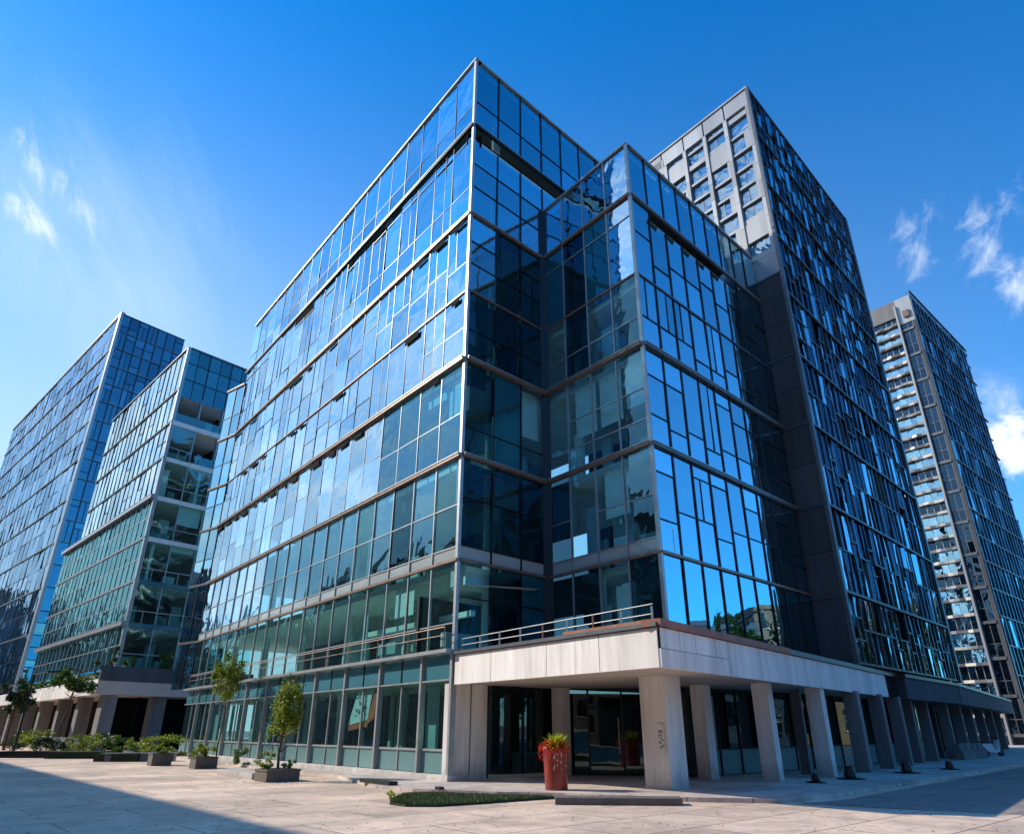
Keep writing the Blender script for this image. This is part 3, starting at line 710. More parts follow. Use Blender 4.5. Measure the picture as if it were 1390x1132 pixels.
# tower podium
fP = Face(mv(CE, azC, .02, .35, azC + 90), 43.0, 1); fP2 = Face(fP.pt(10.3, 0, 0)[:2], 37.8, 1)
m1 = MB()
for f_, a, b in ((fP, 0, 5.2), (fP, 5.2, 10.25), (fP2, .1, 6), (fP2, 6, 12), (fP2, 12, 18), (fP2, 18, 24), (fP2, 24, 32)): f_.box(m1, a + .012, b - .012, -6, .04, 2.95, 3.92, CONCD)
m1.build('podium_fascia', tower, tower.location)
m1 = MB(); fP.box(m1, 0, 10.25, -6, .12, 3.93, 4.08, STEELB); fP2.box(m1, .1, 32, -6, .12, 3.93, 4.07, STEELB); m1.build('podium_edge', tower, tower.location)
for f_, t in ((fP, 5.5), (fP, 9.6), (fP2, 4), (fP2, 9), (fP2, 15), (fP2, 21), (fP2, 27)):
    c = f_.pt(t, -.9, 0); column(tower, (c[0], c[1]), azC, .4, .55, .1, 2.96, CONCG)
    c = f_.pt(t + .8, -1.7, 0); column(tower, (c[0], c[1]), azC, .2, .35, .1, 2.96, CONCG)
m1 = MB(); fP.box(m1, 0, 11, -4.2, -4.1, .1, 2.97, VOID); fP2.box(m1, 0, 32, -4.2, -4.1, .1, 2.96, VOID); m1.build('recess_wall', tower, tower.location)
for i in range(9):
    m1 = MB(); t = 1 + (i % 2) * 4.2 if i < 2 else (i - 2) * 4.2; f_ = fP if i < 2 else fP2; f_.pane(m1, t, t + 1.7, .3, 2.8, G_SH, -3.9); f_.box(m1, t - .05, t, -3.95, -3.85, .1, 2.9, DARK); m1.build('shop_window', tower, tower.location)

# ================================================================== FAR TOWER
Ft = (54.4, 80.0); FH = 56.8
far = empty('apartment_tower', (Ft[0], Ft[1], 0), 'distant slim apartment tower at far right with white balconies and a dark gridded side', 'building')
fFL = Face(Ft, azL, -1); fFR = Face(Ft, 47, 1)
m1 = MB(); m1.prism([mv(Ft, azL, .2, -.5, fFL.naz), mv(Ft, 47, 24.4, -.5, fFR.naz), mv(mv(Ft, 47, 24.4), azL, 16), mv(Ft, azL, 16, -.5, fFL.naz)], 0, FH - .1, CONCD); m1.build('inner_walls', far, far.location)
z = 1.0; k = 0
while z < FH - 3:
    h = 1.5 if z > 14 else 1.8
    z1 = z + h
    # curtain-walled left bay with wavy balcony slabs
    window(far, fFL, 2.3, 8, z + .3, z1, G_T if k % 3 else G_TD, [], ALU, bar=.05, splits=[(3.1, 0, 0), (3.9, 0, 0), (4.7, 0, 0), (6, 0, 0)], tilt=2.2, d=-.2)
    m2 = MB(); n = 10
    for i in range(n):
        a = 2.3 + 6 * i / n; b = 2.3 + 6 * (i + 1) / n
        da = .15 + .3 * math.sin(i * .9 + k * .7) ** 2; db = .15 + .3 * math.sin((i + 1) * .9 + k * .7) ** 2
        p = [fFL.pt(a, -.3, z), fFL.pt(b, -.3, z), fFL.pt(b, db, z), fFL.pt(a, da, z), fFL.pt(a, -.3, z + .32), fFL.pt(b, -.3, z + .32), fFL.pt(b, db, z + .32), fFL.pt(a, da, z + .32)]
        m2.hexa(p, R.choice([CLAD, CONCG, CONCG, CREAM]))
    m2.build('balcony', far, far.location)
    z = z1; k += 1
z = 1.0
while z < FH - 5:
    window(far, fFL, .45, 1.95, z + .2, z + 3.8, G_TD, [z + 1.6], STEEL, bar=.06, splits=[(1.2, 0, 1)], tilt=1.2)
    m2 = MB(); fFL.box(m2, .4, 2.0, -.3, .2, z - .12, z + .2, STEEL); m2.build('ledge', far, far.location)
    z += 3.9
m2 = MB(); fFL.box(m2, 2.0, 2.25, -.3, .45, 0, FH - 1, CLAD); fFL.box(m2, 10, 10.5, -.3, .3, 0, FH, CLAD); m2.build('pilaster', far, far.location)
m2 = MB(); fFL.box(m2, .02, .4, -.3, .1, 0, FH - 1, CONCD); m2.build('pilaster', far, far.location)
m2 = MB(); fFL.box(m2, 0, 2.0, -.3, .12, FH - 4, FH, CLAD); fFL.box(m2, 2.0, 12, -.3, .1, FH - 2.6, FH, CONCG); m2.build('parapet_panels', far, far.location)
m2 = MB(); fFL.box(m2, .5, 1.3, .1, .4, FH - 3.2, FH - 2.2, BRICKR); m2.build('hatch', far, far.location)
m2 = MB(); fFR.box(m2, 0, 24.5, -.5, .1, FH - .5, FH + .05, STEELB); m2.build('parapet', far, far.location)
z = .8; k = 0
while z < FH - 1:
    for i in range(16):
        t0 = i * 1.53; m1 = MB()
        s2 = R.uniform(-.25, .25)
        q = [fFR.pt(t0 + .3 + s2, -.15 + R.uniform(-.2, .2), z), fFR.pt(t0 + 1.5, -.15 + R.uniform(-.2, .2), z), fFR.pt(t0 + 1.5, -.15 + R.uniform(-.2, .2), z + 3), fFR.pt(t0 + .3 - s2, -.15 + R.uniform(-.2, .2), z + 3)]
        m1.quad(q, G_TD if R.random() < .7 else G_T)
        q = [fFR.pt(t0, -.3, z), fFR.pt(t0 + 1.53, -.3, z), fFR.pt(t0 + 1.53, -.3, z + 3.1), fFR.pt(t0, -.3, z + 3.1)]; m1.quad(q, VOID)
        fFR.box(m1, t0 + .05, t0 + .2, -.3, .1, z, z + 3, FIN)
        addwin(far, m1, quad_px(q))
    ledge(far, fFR, 0, 24.6, z + 3.05, .12, .2 if k % 2 else .1, STEELB)
    z += 3.15; k += 1
flush_windows(far, 99)
# right edge silhouettes of balconies
for i in range(16):
    m1 = MB(); fFR.box(m1, 24.4, 24.4 + R.uniform(.4, 1.0), -1.6, -.2, 3 + i * 3.15, 3.5 + i * 3.15, STEEL); m1.build('balcony', far, far.location)

# ================================================================== LEFT BUILDING 2 (teal, with podium)
S = (-33.3, 60.0); SH = 36.6; azS = -44; azS2 = 40
sec = empty('teal_office_building', (S[0], S[1], 0), 'teal glass office block with open floors on its narrow side, on a planted concrete podium', 'building')
fSL = Face(S, azS, -1); fSR = Face(S, azS2, 1)
SZ = [6.3, 9.8, 13.4, 17.2, 21.0, 24.8, 28.5, 32.0, SH]
PS = mv(mv(S, azS2, .3), azS, .3)
for z in SZ[:-1]:
    m1 = MB(); m1.prism([PS, mv(PS, azS2, 11), mv(mv(PS, azS2, 11), azS, 25), mv(PS, azS, 25)], z - .35, z - .05, SLAB); m1.build('floor_slab', sec, sec.location)
m1 = MB(); c0 = mv(mv(S, azS2, 5.5), azS, 3.5); m1.prism([c0, mv(c0, azS2, 5), mv(mv(c0, azS2, 5), azS, 20), mv(c0, azS, 20)], 0, SH - .4, CORE); m1.build('service_core', sec, sec.location)
m1 = MB(); m1.prism([PS, mv(PS, azS2, 11), mv(mv(PS, azS2, 11), azS, 25), mv(PS, azS, 25)], SH - .3, SH - .05, ROOFM); m1.build('roof', sec, sec.location)
for k in range(8):
    z0, z1 = SZ[k], SZ[k + 1]
    n = 16 if z0 >= 20 else 20
    for i in range(n):
        w = 25.3 / 16; t0 = i * w
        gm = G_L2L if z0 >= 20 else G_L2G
        window(sec, fSL, t0, t0 + w, z0, z1, gm, [(z0 + z1) / 2] if z0 < 20 or R.random() < .3 else [], ALU if z0 < 20 else DARK, bar=.05 if z0 < 20 else .04, tilt=.5)
    for i in range(5):
        w = 2.35; t0 = i * w
        if k == 7:
            window(sec, fSR, t0, t0 + w, z0 - .8, z1, G_NT, [z0 + 1.2, z0 + 3.], DARK, bar=.05, splits=[(t0 + w / 2, 0, 2)])
        elif k in (5, 6) and (i > 0 or k == 6):   # open loggias: slab edge, low glass
            window(sec, fSR, t0, t0 + w, z0 + .15, z0 + 1.0, G_L2, [], ALU, bar=.06)
            m1 = MB(); fSR.box(m1, t0, t0 + w - .02, -.3, .12, z0 - .35, z0 + .12, SLAB); m1.build('slab_edge', sec, sec.location)
            m1 = MB(); fSR.box(m1, t0 - .06, t0 + .06, -.4, .05, z0 + .12, z1 - .35, ALU); m1.build('mullion', sec, sec.location)
        else:
            window(sec, fSR, t0, t0 + w, z0, z1, G_L2, [z0 + 1.1], ALU, bar=.05, blind=.8, splits=[(t0 + w * .5, 0, 0)] if R.random() < .5 else [])
            m1 = MB(); fSR.box(m1, t0, t0 + w - .02, -.1, .08, z1 - .3, z1 + .1, SLAB if k >= 2 else G_SPAN); m1.build('slab_edge', sec, sec.location)
    for j in range(4):
        m1 = MB(); t = R.uniform(.5, 8); fSR.box(m1, t, t + R.uniform(.3, 1.2), -3, -2.7, z0, z0 + R.uniform(.8, 2.6), R.choice([WALLIN, BLIND, WALLIN])); m1.build('partition', sec, sec.location)
for z in SZ[1:-1]:
    thick = z in (21.0, 9.8)
    ledge(sec, fSL, -.1, 25.3 if z > 21 else 31.6, z, .38 if thick else .16, .4 if thick else .1, CLAD if z <= 21 else DARK)
m1 = MB(); m1.prism([mv(S, azS, .2, .1, fSL.naz), mv(S, azS, -.12, .1, fSL.naz), mv(S, azS2, .2, .1, fSR.naz), mv(S, azS2, .2, -.2, fSR.naz)], 6.2, SH + .05, ALU); m1.build('corner_post', sec, sec.location)
m1 = MB(); fSL.box(m1, 0, 25.3, -.3, .12, SH - .02, SH + .14, STEEL); fSR.box(m1, 0.2, 11.8, -.3, .12, SH - .02, SH + .13, STEEL); m1.build('parapet', sec, sec.location)
# podium
PD = mv(mv(S, azS, -2.2), azS2, -1.6)
fPL = Face(PD, azS, -1); fPR = Face(PD, azS2, 1)
m1 = MB(); m1.prism([PD, mv(PD, azS2, 13), mv(mv(PD, azS2, 13), azS, 50), mv(PD, azS, 50)], 4.1, 5.1, CONC2); m1.build('podium_slab', sec, sec.location)
m1 = MB(); fPR.box(m1, -.02, 13, -.2, .05, 5.13, 6.2, CONCD); m1.build('podium_upstand', sec, sec.location)
m1 = MB()
for i in range(14): fPL.box(m1, i * 3.5 + .02, i * 3.5 + 3.48, -.2, .06, 4.08, 5.2, CONC)
m1.build('podium_fascia', sec, sec.location)
for (t, d, w) in ((1.0, -1.2, 1.3), (7.5, -1.2, 1.1), (14, -1.2, 1.0), (21, -1.2, 1.0), (28, -1.2, 1), (35, -1.2, 1), (42, -1.2, 1)):
    c = fPL.pt(t, d, 0); column(sec, (c[0], c[1]), azS, w, 1.0, 0, 4.1, CONCG)
for t in (5.4, 10.5):
    c = fPR.pt(t, -1.4, 0); column(sec, (c[0], c[1]), azS2, 1.1, 1.0, 0, 4.1, CONCG)
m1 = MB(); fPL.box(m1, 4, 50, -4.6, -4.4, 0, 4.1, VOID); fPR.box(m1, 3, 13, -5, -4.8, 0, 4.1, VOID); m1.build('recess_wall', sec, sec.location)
flush_windows(sec, 99)

# ================================================================== LEFT BUILDING 1 (blue, farthest)
Q = (-68.4, 100.0); QH = 66.8; azQ = -46.2; azQ2 = 37.5
blu = empty('blue_office_building', (Q[0], Q[1], 0), 'farthest left tower, a blue gridded glass office slab with pale ledges', 'building')
fQL = Face(Q, azQ, -1); fQR = Face(Q, azQ2, 1)
m1 = MB(); m1.prism([mv(mv(Q, azQ2, .4), azQ, .4), mv(mv(Q, azQ2, 11), azQ, .4), mv(mv(Q, azQ2, 11), azQ, 73), mv(mv(Q, azQ2, .4), azQ, 73)], 0, QH - .1, VOID); m1.build('inner_walls', blu, blu.location)
z = .5; k = 0; dz = 3.31
while z < QH - 1:
    z1 = min(z + dz, QH)
    for i in range(7):
        w = 11.2 / 7; t0 = i * w
        window(blu, fQR, t0, t0 + w, z, z1, G_B2, [z + dz * R.choice([.5, .35, .7])] if R.random() < .5 else [], DARK, bar=.09, splits=[(t0 + w / 2, 0, 0)] if R.random() < .3 else [], tilt=.8)
    for i in range(24):
        w = 3.05; t0 = i * w
        window(blu, fQL, t0, t0 + w, z, z1, G_B1, [], DARK, bar=.08, proud=.03, splits=[], tilt=.9)
    if k % 2 == 1: ledge(blu, fQL, 0, 73, z1, .2, .14, STEELB)
    else: ledge(blu, fQL, 0, 73, z1, .08, .04, DARK)
    ledge(blu, fQR, 0, 11.2, z1 - .01, .12, .12, DARK)
    z = z1; k += 1
m1 = MB(); m1.prism([mv(Q, azQ, .5, .25, fQL.naz), mv(Q, azQ, -.2, .2, fQL.naz), mv(Q, azQ2, .2, .2, fQR.naz), mv(Q, azQ2, .2, -.2, fQR.naz)], 0, QH + .1, CLAD); m1.build('corner_post', blu, blu.location)
m1 = MB(); fQL.box(m1, 0, 73, -.5, .2, QH, QH + .3, CLAD); m1.build('parapet', blu, blu.location)
m1 = MB(); m1.prism([mv(mv(Q, azQ2, .4), azQ, .4), mv(mv(Q, azQ2, 11), azQ, .4), mv(mv(Q, azQ2, 11), azQ, 73), mv(mv(Q, azQ2, .4), azQ, 73)], QH - .09, QH + .05, ROOFM); m1.build('roof', blu, blu.location)
flush_windows(blu, 99)

# ================================================================== city around the plaza (seen in the glass; casts the plaza shadow)
def block(name, P, az, length, depth, h, wall, label, storey=3.4, bay=3.2, side=1, cat='building', setback=None):
    root = empty(name, (P[0], P[1], 0), label, cat)
    f = Face(P, az, side)
    m1 = MB(); m1.prism([f.pt(0, -.1, 0)[:2], f.pt(length, -.1, 0)[:2], f.pt(length, -depth, 0)[:2], f.pt(0, -depth, 0)[:2]], 0, h, wall); m1.build('wall', root, root.location)
    m1 = MB(); f.box(m1, -.1, length + .1, -depth - .1, .15, h + .003, h + .5, wall); m1.build('parapet', root, root.location)
    z = .6
    m1 = MB()
    while z < h - 2.5:
        n = int(length / bay)
        for i in range(n):
            t0 = (i + .2) * length / n; t1 = (i + .8) * length / n
            f.pane(m1, t0, t1, z + .9, z + storey - .4, G_TL if R.random() < .5 else G_TD, -.06)
            f.box(m1, t0 - .08, t1 + .08, -.1, .08, z + .78, z + .89, WHITEP)
        z += storey
    o = m1.build('window', root, root.location); o['kind'] = 'stuff'
    if setback:
        a, b, hh = setback; m1 = MB(); f.box(m1, a, b, -depth * .8, -depth * .3, h + .51, hh, wall); m1.build('rooftop_room', root, root.location)
    return root
SUN_AZ, SUN_EL = -76.0, 33.0
HB = 22.0
off = HB / math.tan(math.radians(SUN_EL))
pS = (-3.78, 13.39); azE = 139.0
base = (pS[0] + math.sin(math.radians(SUN_AZ)) * off, pS[1] + math.cos(math.radians(SUN_AZ)) * off)
P0 = mv(base, azE, -52)
block('brown_office_block', P0, azE, 80, 16, HB - .5, BRICKR, 'dark brown office block across the plaza, mirrored in the lower left glass', side=-1, setback=(20, 32, HB + 5))
block('cream_apartment_block', mv(P0, azE - 90 + 180, 34), azE, 22, 14, 33, CREAM, 'tall cream block behind the brown one, seen only mirrored in glass', side=-1)
block('grey_apartment_block', mv(mv(P0, azE + 90, 38), azE, 40), azE, 16, 14, 38, CONCG, 'tall grey block behind the brown one, seen only mirrored in glass', side=-1)
for i, (ln, hh, wl) in enumerate(((22, 21, CREAM), (18, 17, CONCG), (24, 21.5, BRICKR), (20, 15, CONCG), (26, 19, BRICKR))):
    PB = mv(P0, azE, -2 - sum((22, 18, 24, 20, 26)[:i + 1]) - i * 2)
    block('street_block', PB, azE, ln, 14, hh, wl, ['cream block next beyond the brown office block in the mirrored street', 'low grey block third along the mirrored street', 'dark brown block fourth along the mirrored street', 'lowest grey block fifth along the mirrored street', 'last brown block at the far end of the mirrored street'][i], side=-1, setback=(4, 9, hh + 3))
for i, (ln, hh, wl) in enumerate(((26, 30, CONCG), (30, 38, BRICKR), (30, 34, CONCG), (40, 46, BRICKR))):
    PB = mv(mv(P0, azE - 90, 6), azE, -124 - sum((26, 30, 30, 40)[:i + 1]) - i * 3)
    block('street_block', PB, azE, ln, 14, hh, wl, ['tall grey block sixth along the mirrored street', 'tall brown block seventh along the mirrored street', 'tall grey block eighth along the mirrored street', 'tallest brown block closing the mirrored street'][i], side=-1, storey=4, bay=4)
for i, (x, y, ln, hh, wl) in enumerate(((-62, -34, 33, 24, BRICKR), (-28, -42, 29, 30, CONCG), (2, -40, 37, 25, BRICKR), (40, -36, 26, 28, CONCG), (66, -18, 26, 24, BRICKR))):
    block('street_block', (x, y), 90, ln, 14, hh, wl, ['brown block left behind the viewer mirrored in entrance glass', 'tall grey block behind the viewer mirrored in entrance glass', 'low brown block straight behind the viewer', 'grey block right behind the viewer', 'brown block far right behind the viewer'][i], side=-1)
block('white_gabled_building', (52, 30), 10, 13, 12, 11, WHITEP, 'white building opposite the right wing, mirrored in its lowest windows', side=-1, bay=4)
block('brown_apartment_block', (58, 44), 5, 16, 12, 13.5, BRICKR, 'brown apartment block beside the white building, mirrored in the wing', side=-1)

# ================================================================== vegetation
def leaves(mb, c, rad, n, size, m, seed, clumps=None, flat=.8):
    r = random.Random(seed)
    cl = []
    for i in range(clumps or 14):
        while True:
            p = Vector((r.uniform(-1, 1), r.uniform(-1, 1), r.uniform(-1, 1)))
            if p.length < 1: break
        cl.append((Vector((c[0] + p.x * rad[0] * .92, c[1] + p.y * rad[1] * .92, c[2] + p.z * rad[2] * .95)), r.uniform(.14, .36)))
    for i in range(n):
        cc, k = cl[r.randrange(len(cl))]
        g = Vector((r.gauss(0, 1), r.gauss(0, 1), r.gauss(0, 1))); g = g.normalized() * (abs(r.gauss(.75, .3)))
        p = cc + Vector((g.x * rad[0] * k, g.y * rad[1] * k, g.z * rad[2] * k))
        d = Vector((r.gauss(0, 1), r.gauss(0, 1), r.gauss(0, .7))).normalized(); e = d.cross(Vector((r.gauss(0, 1), r.gauss(0, 1), r.gauss(0, 1)))).normalized()
        s = size * r.uniform(.6, 1.3)
        mb.quad([p - d * s, p + e * s * .45, p + d * s, p - e * s * .45], m)

def tree(loc, h, rad, crown_z, label, name='young_tree', leafm=None, n=2600, size=.07, tr=.05, group=None, seed=1, lean=0, clumps=16):
    root = empty(name, (loc[0], loc[1], loc[2]), label, 'tree', group); r = random.Random(seed)
    x, y, z = loc; t = MB(); P = Vector((x, y, z)); top = Vector((x + lean, y, z + h * .93)); n_ = 6
    prev = P
    for i in range(n_):
        k = (i + 1) / n_; q = P.lerp(top, k) + Vector((r.gauss(0, .02), r.gauss(0, .02), 0)) * h * .4
        t.tube(prev, q, tr * (1 - .75 * i / n_), tr * (1 - .75 * k), BARK); prev = q
        if q.z - z > (crown_z - rad[2] - z) * .8:
            for j in range(4):
                a = r.uniform(0, 6.28); e = q + Vector((math.cos(a) * rad[0] * .75, math.sin(a) * rad[1] * .75, rad[2] * r.uniform(.1, .5)))
                t.tube(q, e, tr * .35, tr * .1, BARK, 5)
    t.build('trunk', root, root.location)
    c = MB(); leaves(c, (x + lean * .8, y, crown_z), rad, n, size, leafm or LEAF_G, seed, clumps); c.build('crown', root, root.location)
    return root

def gnd(x, y, z=0):
    a = (x - CX) / F; b = (CY - y) / F; r = (a, cP - b * sP, sP + b * cP); t = (z - CH) / r[2]; return (r[0] * t, r[1] * t)

# planter boxes
def planter(c, w, d, h, az, m, label, group, name='planter_box'):
    root = empty(name, (c[0], c[1], 0), label, 'planter', group)
    f = Face(c, az, 1); mb = MB(); f.box(mb, -w / 2, w / 2, -d / 2, d / 2, .004, h, m); f.box(mb, -w / 2 - .03, w / 2 + .03, -d / 2 - .03, d / 2 + .03, h + .001, h + .05, m); mb.build('box', root, root.location)
    mb = MB(); f.box(mb, -w / 2 + .06, w / 2 - .06, -d / 2 + .06, d / 2 - .06, h + .02, h + .062, SOIL); mb.build('soil', root, root.location)
    return root
def bush(c, z, rad, label, n=900, size=.05, m=None, seed=3, name='bush', group='clipped bushes in front of the left buildings', clumps=10):
    mb = MB(); leaves(mb, (c[0], c[1], z + rad[2] * .9), rad, n, size, m or LEAF_Y, seed, clumps)
    o = mb.build(name, None, (c[0], c[1], z)); return tag(o, label, 'bush', group)

p1 = (-8.35, 26.6)
planter(p1, 1.15, 1.15, .32, azL, BOXC, 'low dark planter box holding the young tree before the office glass', 'planter boxes on the plaza')
tree((p1[0], p1[1], .36), 3.15, (.58, .55, 1.2), 2.15, 'young yellow-green tree in the dark planter in front of the ground floor glass', leafm=LEAF_Y, n=3400, size=.06, tr=.05, group='young trees by the glass building', seed=5, clumps=34)
bush((p1[0] - .35, p1[1] - .1), .36, (.38, .35, .28), 'low yellow bush at the foot of the planter tree', 700, .045, LEAF_Y, 11, group='bushes at the planter tree')
bush((p1[0] + .35, p1[1]), .36, (.3, .3, .2), 'small green bush on the right of the planter tree trunk', 500, .04, LEAF_G, 12, group='bushes at the planter tree')
tree((-15.3, 38.6, .1), 5.4, (.9, .85, 1.35), 4.2, 'slender young tree with a high light green crown against the left glass', leafm=LEAF_Y, n=2800, size=.085, tr=.045, group='young trees by the glass building', seed=9, clumps=28)
# low dark slab beside planter and low wall
mb = MB(); f = Face((-9.6, 27.6), azL, -1); f.box(mb, -.4, 3.6, -.6, .1, .004, .2, CONC); tag(mb.build('low_kerb_wall', None, (-9.6, 27.6, 0)), 'low pale concrete kerb slab left of the tree planter', 'kerb')
for (px, py, w, h, lab, bl, sd) in ((270, 1043, .95, .42, 'small dark planter box nearest the glass building entrance side', 'pale green bush in the box nearest the glass building', 21),
                                (210, 1039, .9, .5, 'small dark planter box, second from the glass building', 'wide lime bush in the second box from the glass building', 22)):
    c = gnd(px, py); c = (c[0], c[1] + .4)
    planter(c, w, w, h, azL, BOXC, lab, 'planter boxes on the plaza'); bush(c, h, (w * .6, w * .6, .36), bl, 900, .055, LEAF_Y, sd)
    bush((c[0] + 1.3, c[1] + 1.2), .02, (.55, .5, .4), 'low green bush behind ' + ('the nearest small box' if sd == 21 else 'the second small box'), 700, .06, LEAF_G, sd + 10)
for (px, py, rx, rz, m, lab, sd) in ((222, 1028, 2.1, .62, LEAF_Y, 'long clipped lime hedge between the podium columns and the plaza', 31), (183, 1026, .9, .6, LEAF_Y, 'round lime bush left of the clipped hedge', 32),
                                     (158, 1030, 1.1, .62, LEAF_G, 'round green bush on the low bed by the second podium column', 33), (134, 1024, .9, .7, LEAF_D, 'dark flowering bush between the podium columns', 34),
                                     (108, 1026, 1.9, .7, LEAF_Y, 'broad lime bush in front of the third podium column', 35), (62, 1026, 1.5, .7, LEAF_D, 'dark bush in the long black trough', 36),
                                     (42, 1022, 2.2, .75, LEAF_Y, 'lime bush behind the lamp post', 37), (8, 1020, 2.2, .8, LEAF_D, 'dark bush at the left edge of the plaza', 38)):
    c = gnd(px, py); bush(c, .1, (rx, .8, rz), lab, 1300, .09, m, sd, clumps=16)
for (px, py, w, m, lab) in ((60, 1028, 5.2, BLACK, 'long black trough planter at the left of the plaza'), (106, 1029, 3.6, GRASSB, 'low green edged bed under the broad lime bush'), (162, 1033, 2.4, GRASSB, 'low green edged bed under the round green bush')):
    c = gnd(px, py); planter(c, w, 1.0, .32, 90, m, lab, 'long beds before the podium', 'planter_trough')
c = gnd(190, 1033); mb = MB(); f = Face(c, 80, 1); f.box(mb, -1.8, 1.8, -.25, .25, .004, .38, STEEL); f.box(mb, -1.85, 1.85, -.3, .3, .382, .44, CLAD); tag(mb.build('bench', None, (c[0], c[1], 0)), 'long grey stone bench between the lime hedge and the beds', 'bench')
c = gnd(75, 1024); mb = MB(); f = Face(c, 80, 1); f.box(mb, -1.3, 1.3, -.06, .0, .45, 1.1, WHITEP); f.box(mb, -1.1, -1.0, -.06, .0, .0, .45, STEEL); f.box(mb, 1.0, 1.1, -.06, .0, .0, .45, STEEL)
for j in range(9): f.box(mb, -1.15 + j * .25, -1.0 + j * .25, .001, .008, .55, .55 + R.uniform(.1, .35), REDM if j % 3 else INK)
tag(mb.build('notice_board', None, (c[0], c[1], 0)), 'low white notice board with small dark markings before the podium', 'sign')
# grass-edged strip on walkway left
tree((gnd(72, 1022)[0], gnd(72, 1022)[1], 0), 6.2, (1.7, 1.5, 1.0), 5.0, 'round-crowned dark green tree overlapping the podium edge', leafm=LEAF_G, n=3600, size=.14, tr=.12, group='dark trees by the podium', seed=14, lean=.5, clumps=22)
tree((gnd(4, 1018)[0], gnd(4, 1018)[1], 0), 5.4, (1.4, 1.4, 1.4), 4.3, 'dark green tree cut by the left edge of the view', leafm=LEAF_D, n=3200, size=.14, tr=.12, group='dark trees by the podium', seed=15, clumps=20)
c = gnd(17, 1024); root = empty('street_lamp', (c[0], c[1], 0), 'slim dark street lamp at the far left of the plaza', 'street lamp')
mb = MB(); mb.tube((c[0], c[1], 0), (c[0], c[1], 5.3), .09, .06, BLACK); mb.lathe((c[0], c[1], 0), [(0.2, 0), (.2, .12), (.1, .25)], BLACK, 12); mb.build('pole', root, root.location)
mb = MB(); mb.tube((c[0] - .1, c[1], 5.25), (c[0] + 1.3, c[1] - .3, 5.45), .04, .04, BLACK); mb.build('arm', root, root.location)
f = Face((c[0] + 1.2, c[1] - .3), 90, 1); mb = MB(); f.box(mb, 0, .8, -.15, .15, 5.38, 5.5, BLACK); mb.build('lamp_head', root, root.location)
# podium planting strips of the teal building
mb = MB(); seedk = 50
for i in range(11):
    t = 1.5 + i * 2.6; c = fPL.pt(t, -.5, 5.5); leaves(mb, c, (1.2, 1.2, .45), 420, .12, LEAF_G if i % 3 else LEAF_D, seedk + i, 8)
tag(mb.build('hedge', None, (PD[0], PD[1], 5.1)), 'green hedge running along the edge of the concrete podium', 'hedge')
for i, (t, rr) in enumerate(((.5, 1.1), (2.3, .7), (5.2, .9), (8.7, .7), (11.6, .5))):
    c = fPR.pt(t, -.8, 6.1); mb = MB(); leaves(mb, (c[0], c[1], 6.1 + rr * .6), (rr, rr, rr * 1.0), 600, .12, LEAF_G if i else LEAF_D, 70 + i, 9)
    tag(mb.build('potted_shrub', None, (c[0], c[1], 5.2)), ['dark shrub on the podium corner of the teal building', 'small shrub just right of the podium corner shrub', 'bright shrub in the middle of the podium top', 'upright shrub right of the middle on the podium top', 'rightmost small shrub on the podium top'][i], 'shrub', 'shrubs on the podium top')
# reflected street trees (right of the plaza)
for i, (x, y, h, m) in enumerate(((44, 38, 11, LEAF_Y), (42, 43.5, 12, LEAF_G), (47, 51, 13, LEAF_Y), (38, 27, 8, LEAF_G), (44, 21, 9, LEAF_Y), (36, 13, 8, LEAF_G), (30, 2, 8, LEAF_Y), (20, -14, 9, LEAF_D), (11, -19, 10, LEAF_D), (2, -18, 8.5, LEAF_G), (-8, -20, 10, LEAF_D), (-18, -19, 9, LEAF_D), (-30, -16, 9, LEAF_D))):
    tree((x, y, 0), h, (2.9, 2.9, h * .33), h * .62, 'street tree number %d from the far end, right of the plaza' % (i + 1) if False else
         ['tall yellow-green street tree between the white and brown buildings', 'green street tree before the brown apartment block', 'farthest yellow-green street tree beside the brown block',
          'green street tree nearest the white building front', 'yellow-green tree on the right side of the plaza', 'smaller green tree on the right side of the plaza', 'yellow-green tree level with the camera on the right'][i] if i < 7 else ['dark tree right behind the viewer', 'taller dark tree behind the viewer', 'green tree straight behind the viewer', 'large dark tree left behind the viewer', 'dark tree fifth in the row behind the viewer', 'leftmost dark tree of the row behind the viewer'][i - 7], leafm=m, n=2200, size=.3, tr=.2, name='street_tree', group='street trees right of the plaza', seed=90 + i, clumps=22)

# ================================================================== red pot
pc = (1.02, 21.35); root = empty('flower_pot', (pc[0], pc[1], .1), 'tall red round planter pot by the entrance', 'plant pot')
mb = MB(); mb.lathe((pc[0], pc[1], .1), [(.30, 0), (.31, .02), (.335, .5), (.36, .98), (.378, 1.0), (.378, 1.06), (.33, 1.06), (.32, .96), (.0, .95)], REDM); mb.build('pot', root, root.location, True)
mb = MB()
for i in range(26):   # worn white drips
    a = R.choice([-1.75, -1.2, -.75, -1.55]) + R.gauss(0, .05); z0 = R.uniform(.45, .9); r_ = .37 + .03 * (z0 - .5)
    w = R.uniform(.004, .02); h = R.uniform(.02, .09); rr = .312 + .048 * z0 + .006
    p = lambda aa, z: (pc[0] + rr * math.cos(aa), pc[1] + rr * math.sin(aa), .1 + z)
    mb.quad([p(a, z0), p(a + w / rr, z0), p(a + w / rr, z0 + h), p(a, z0 + h)], WHITEP)
mb.build('paint_marks', root, root.location)
mb = MB(); r = random.Random(4)
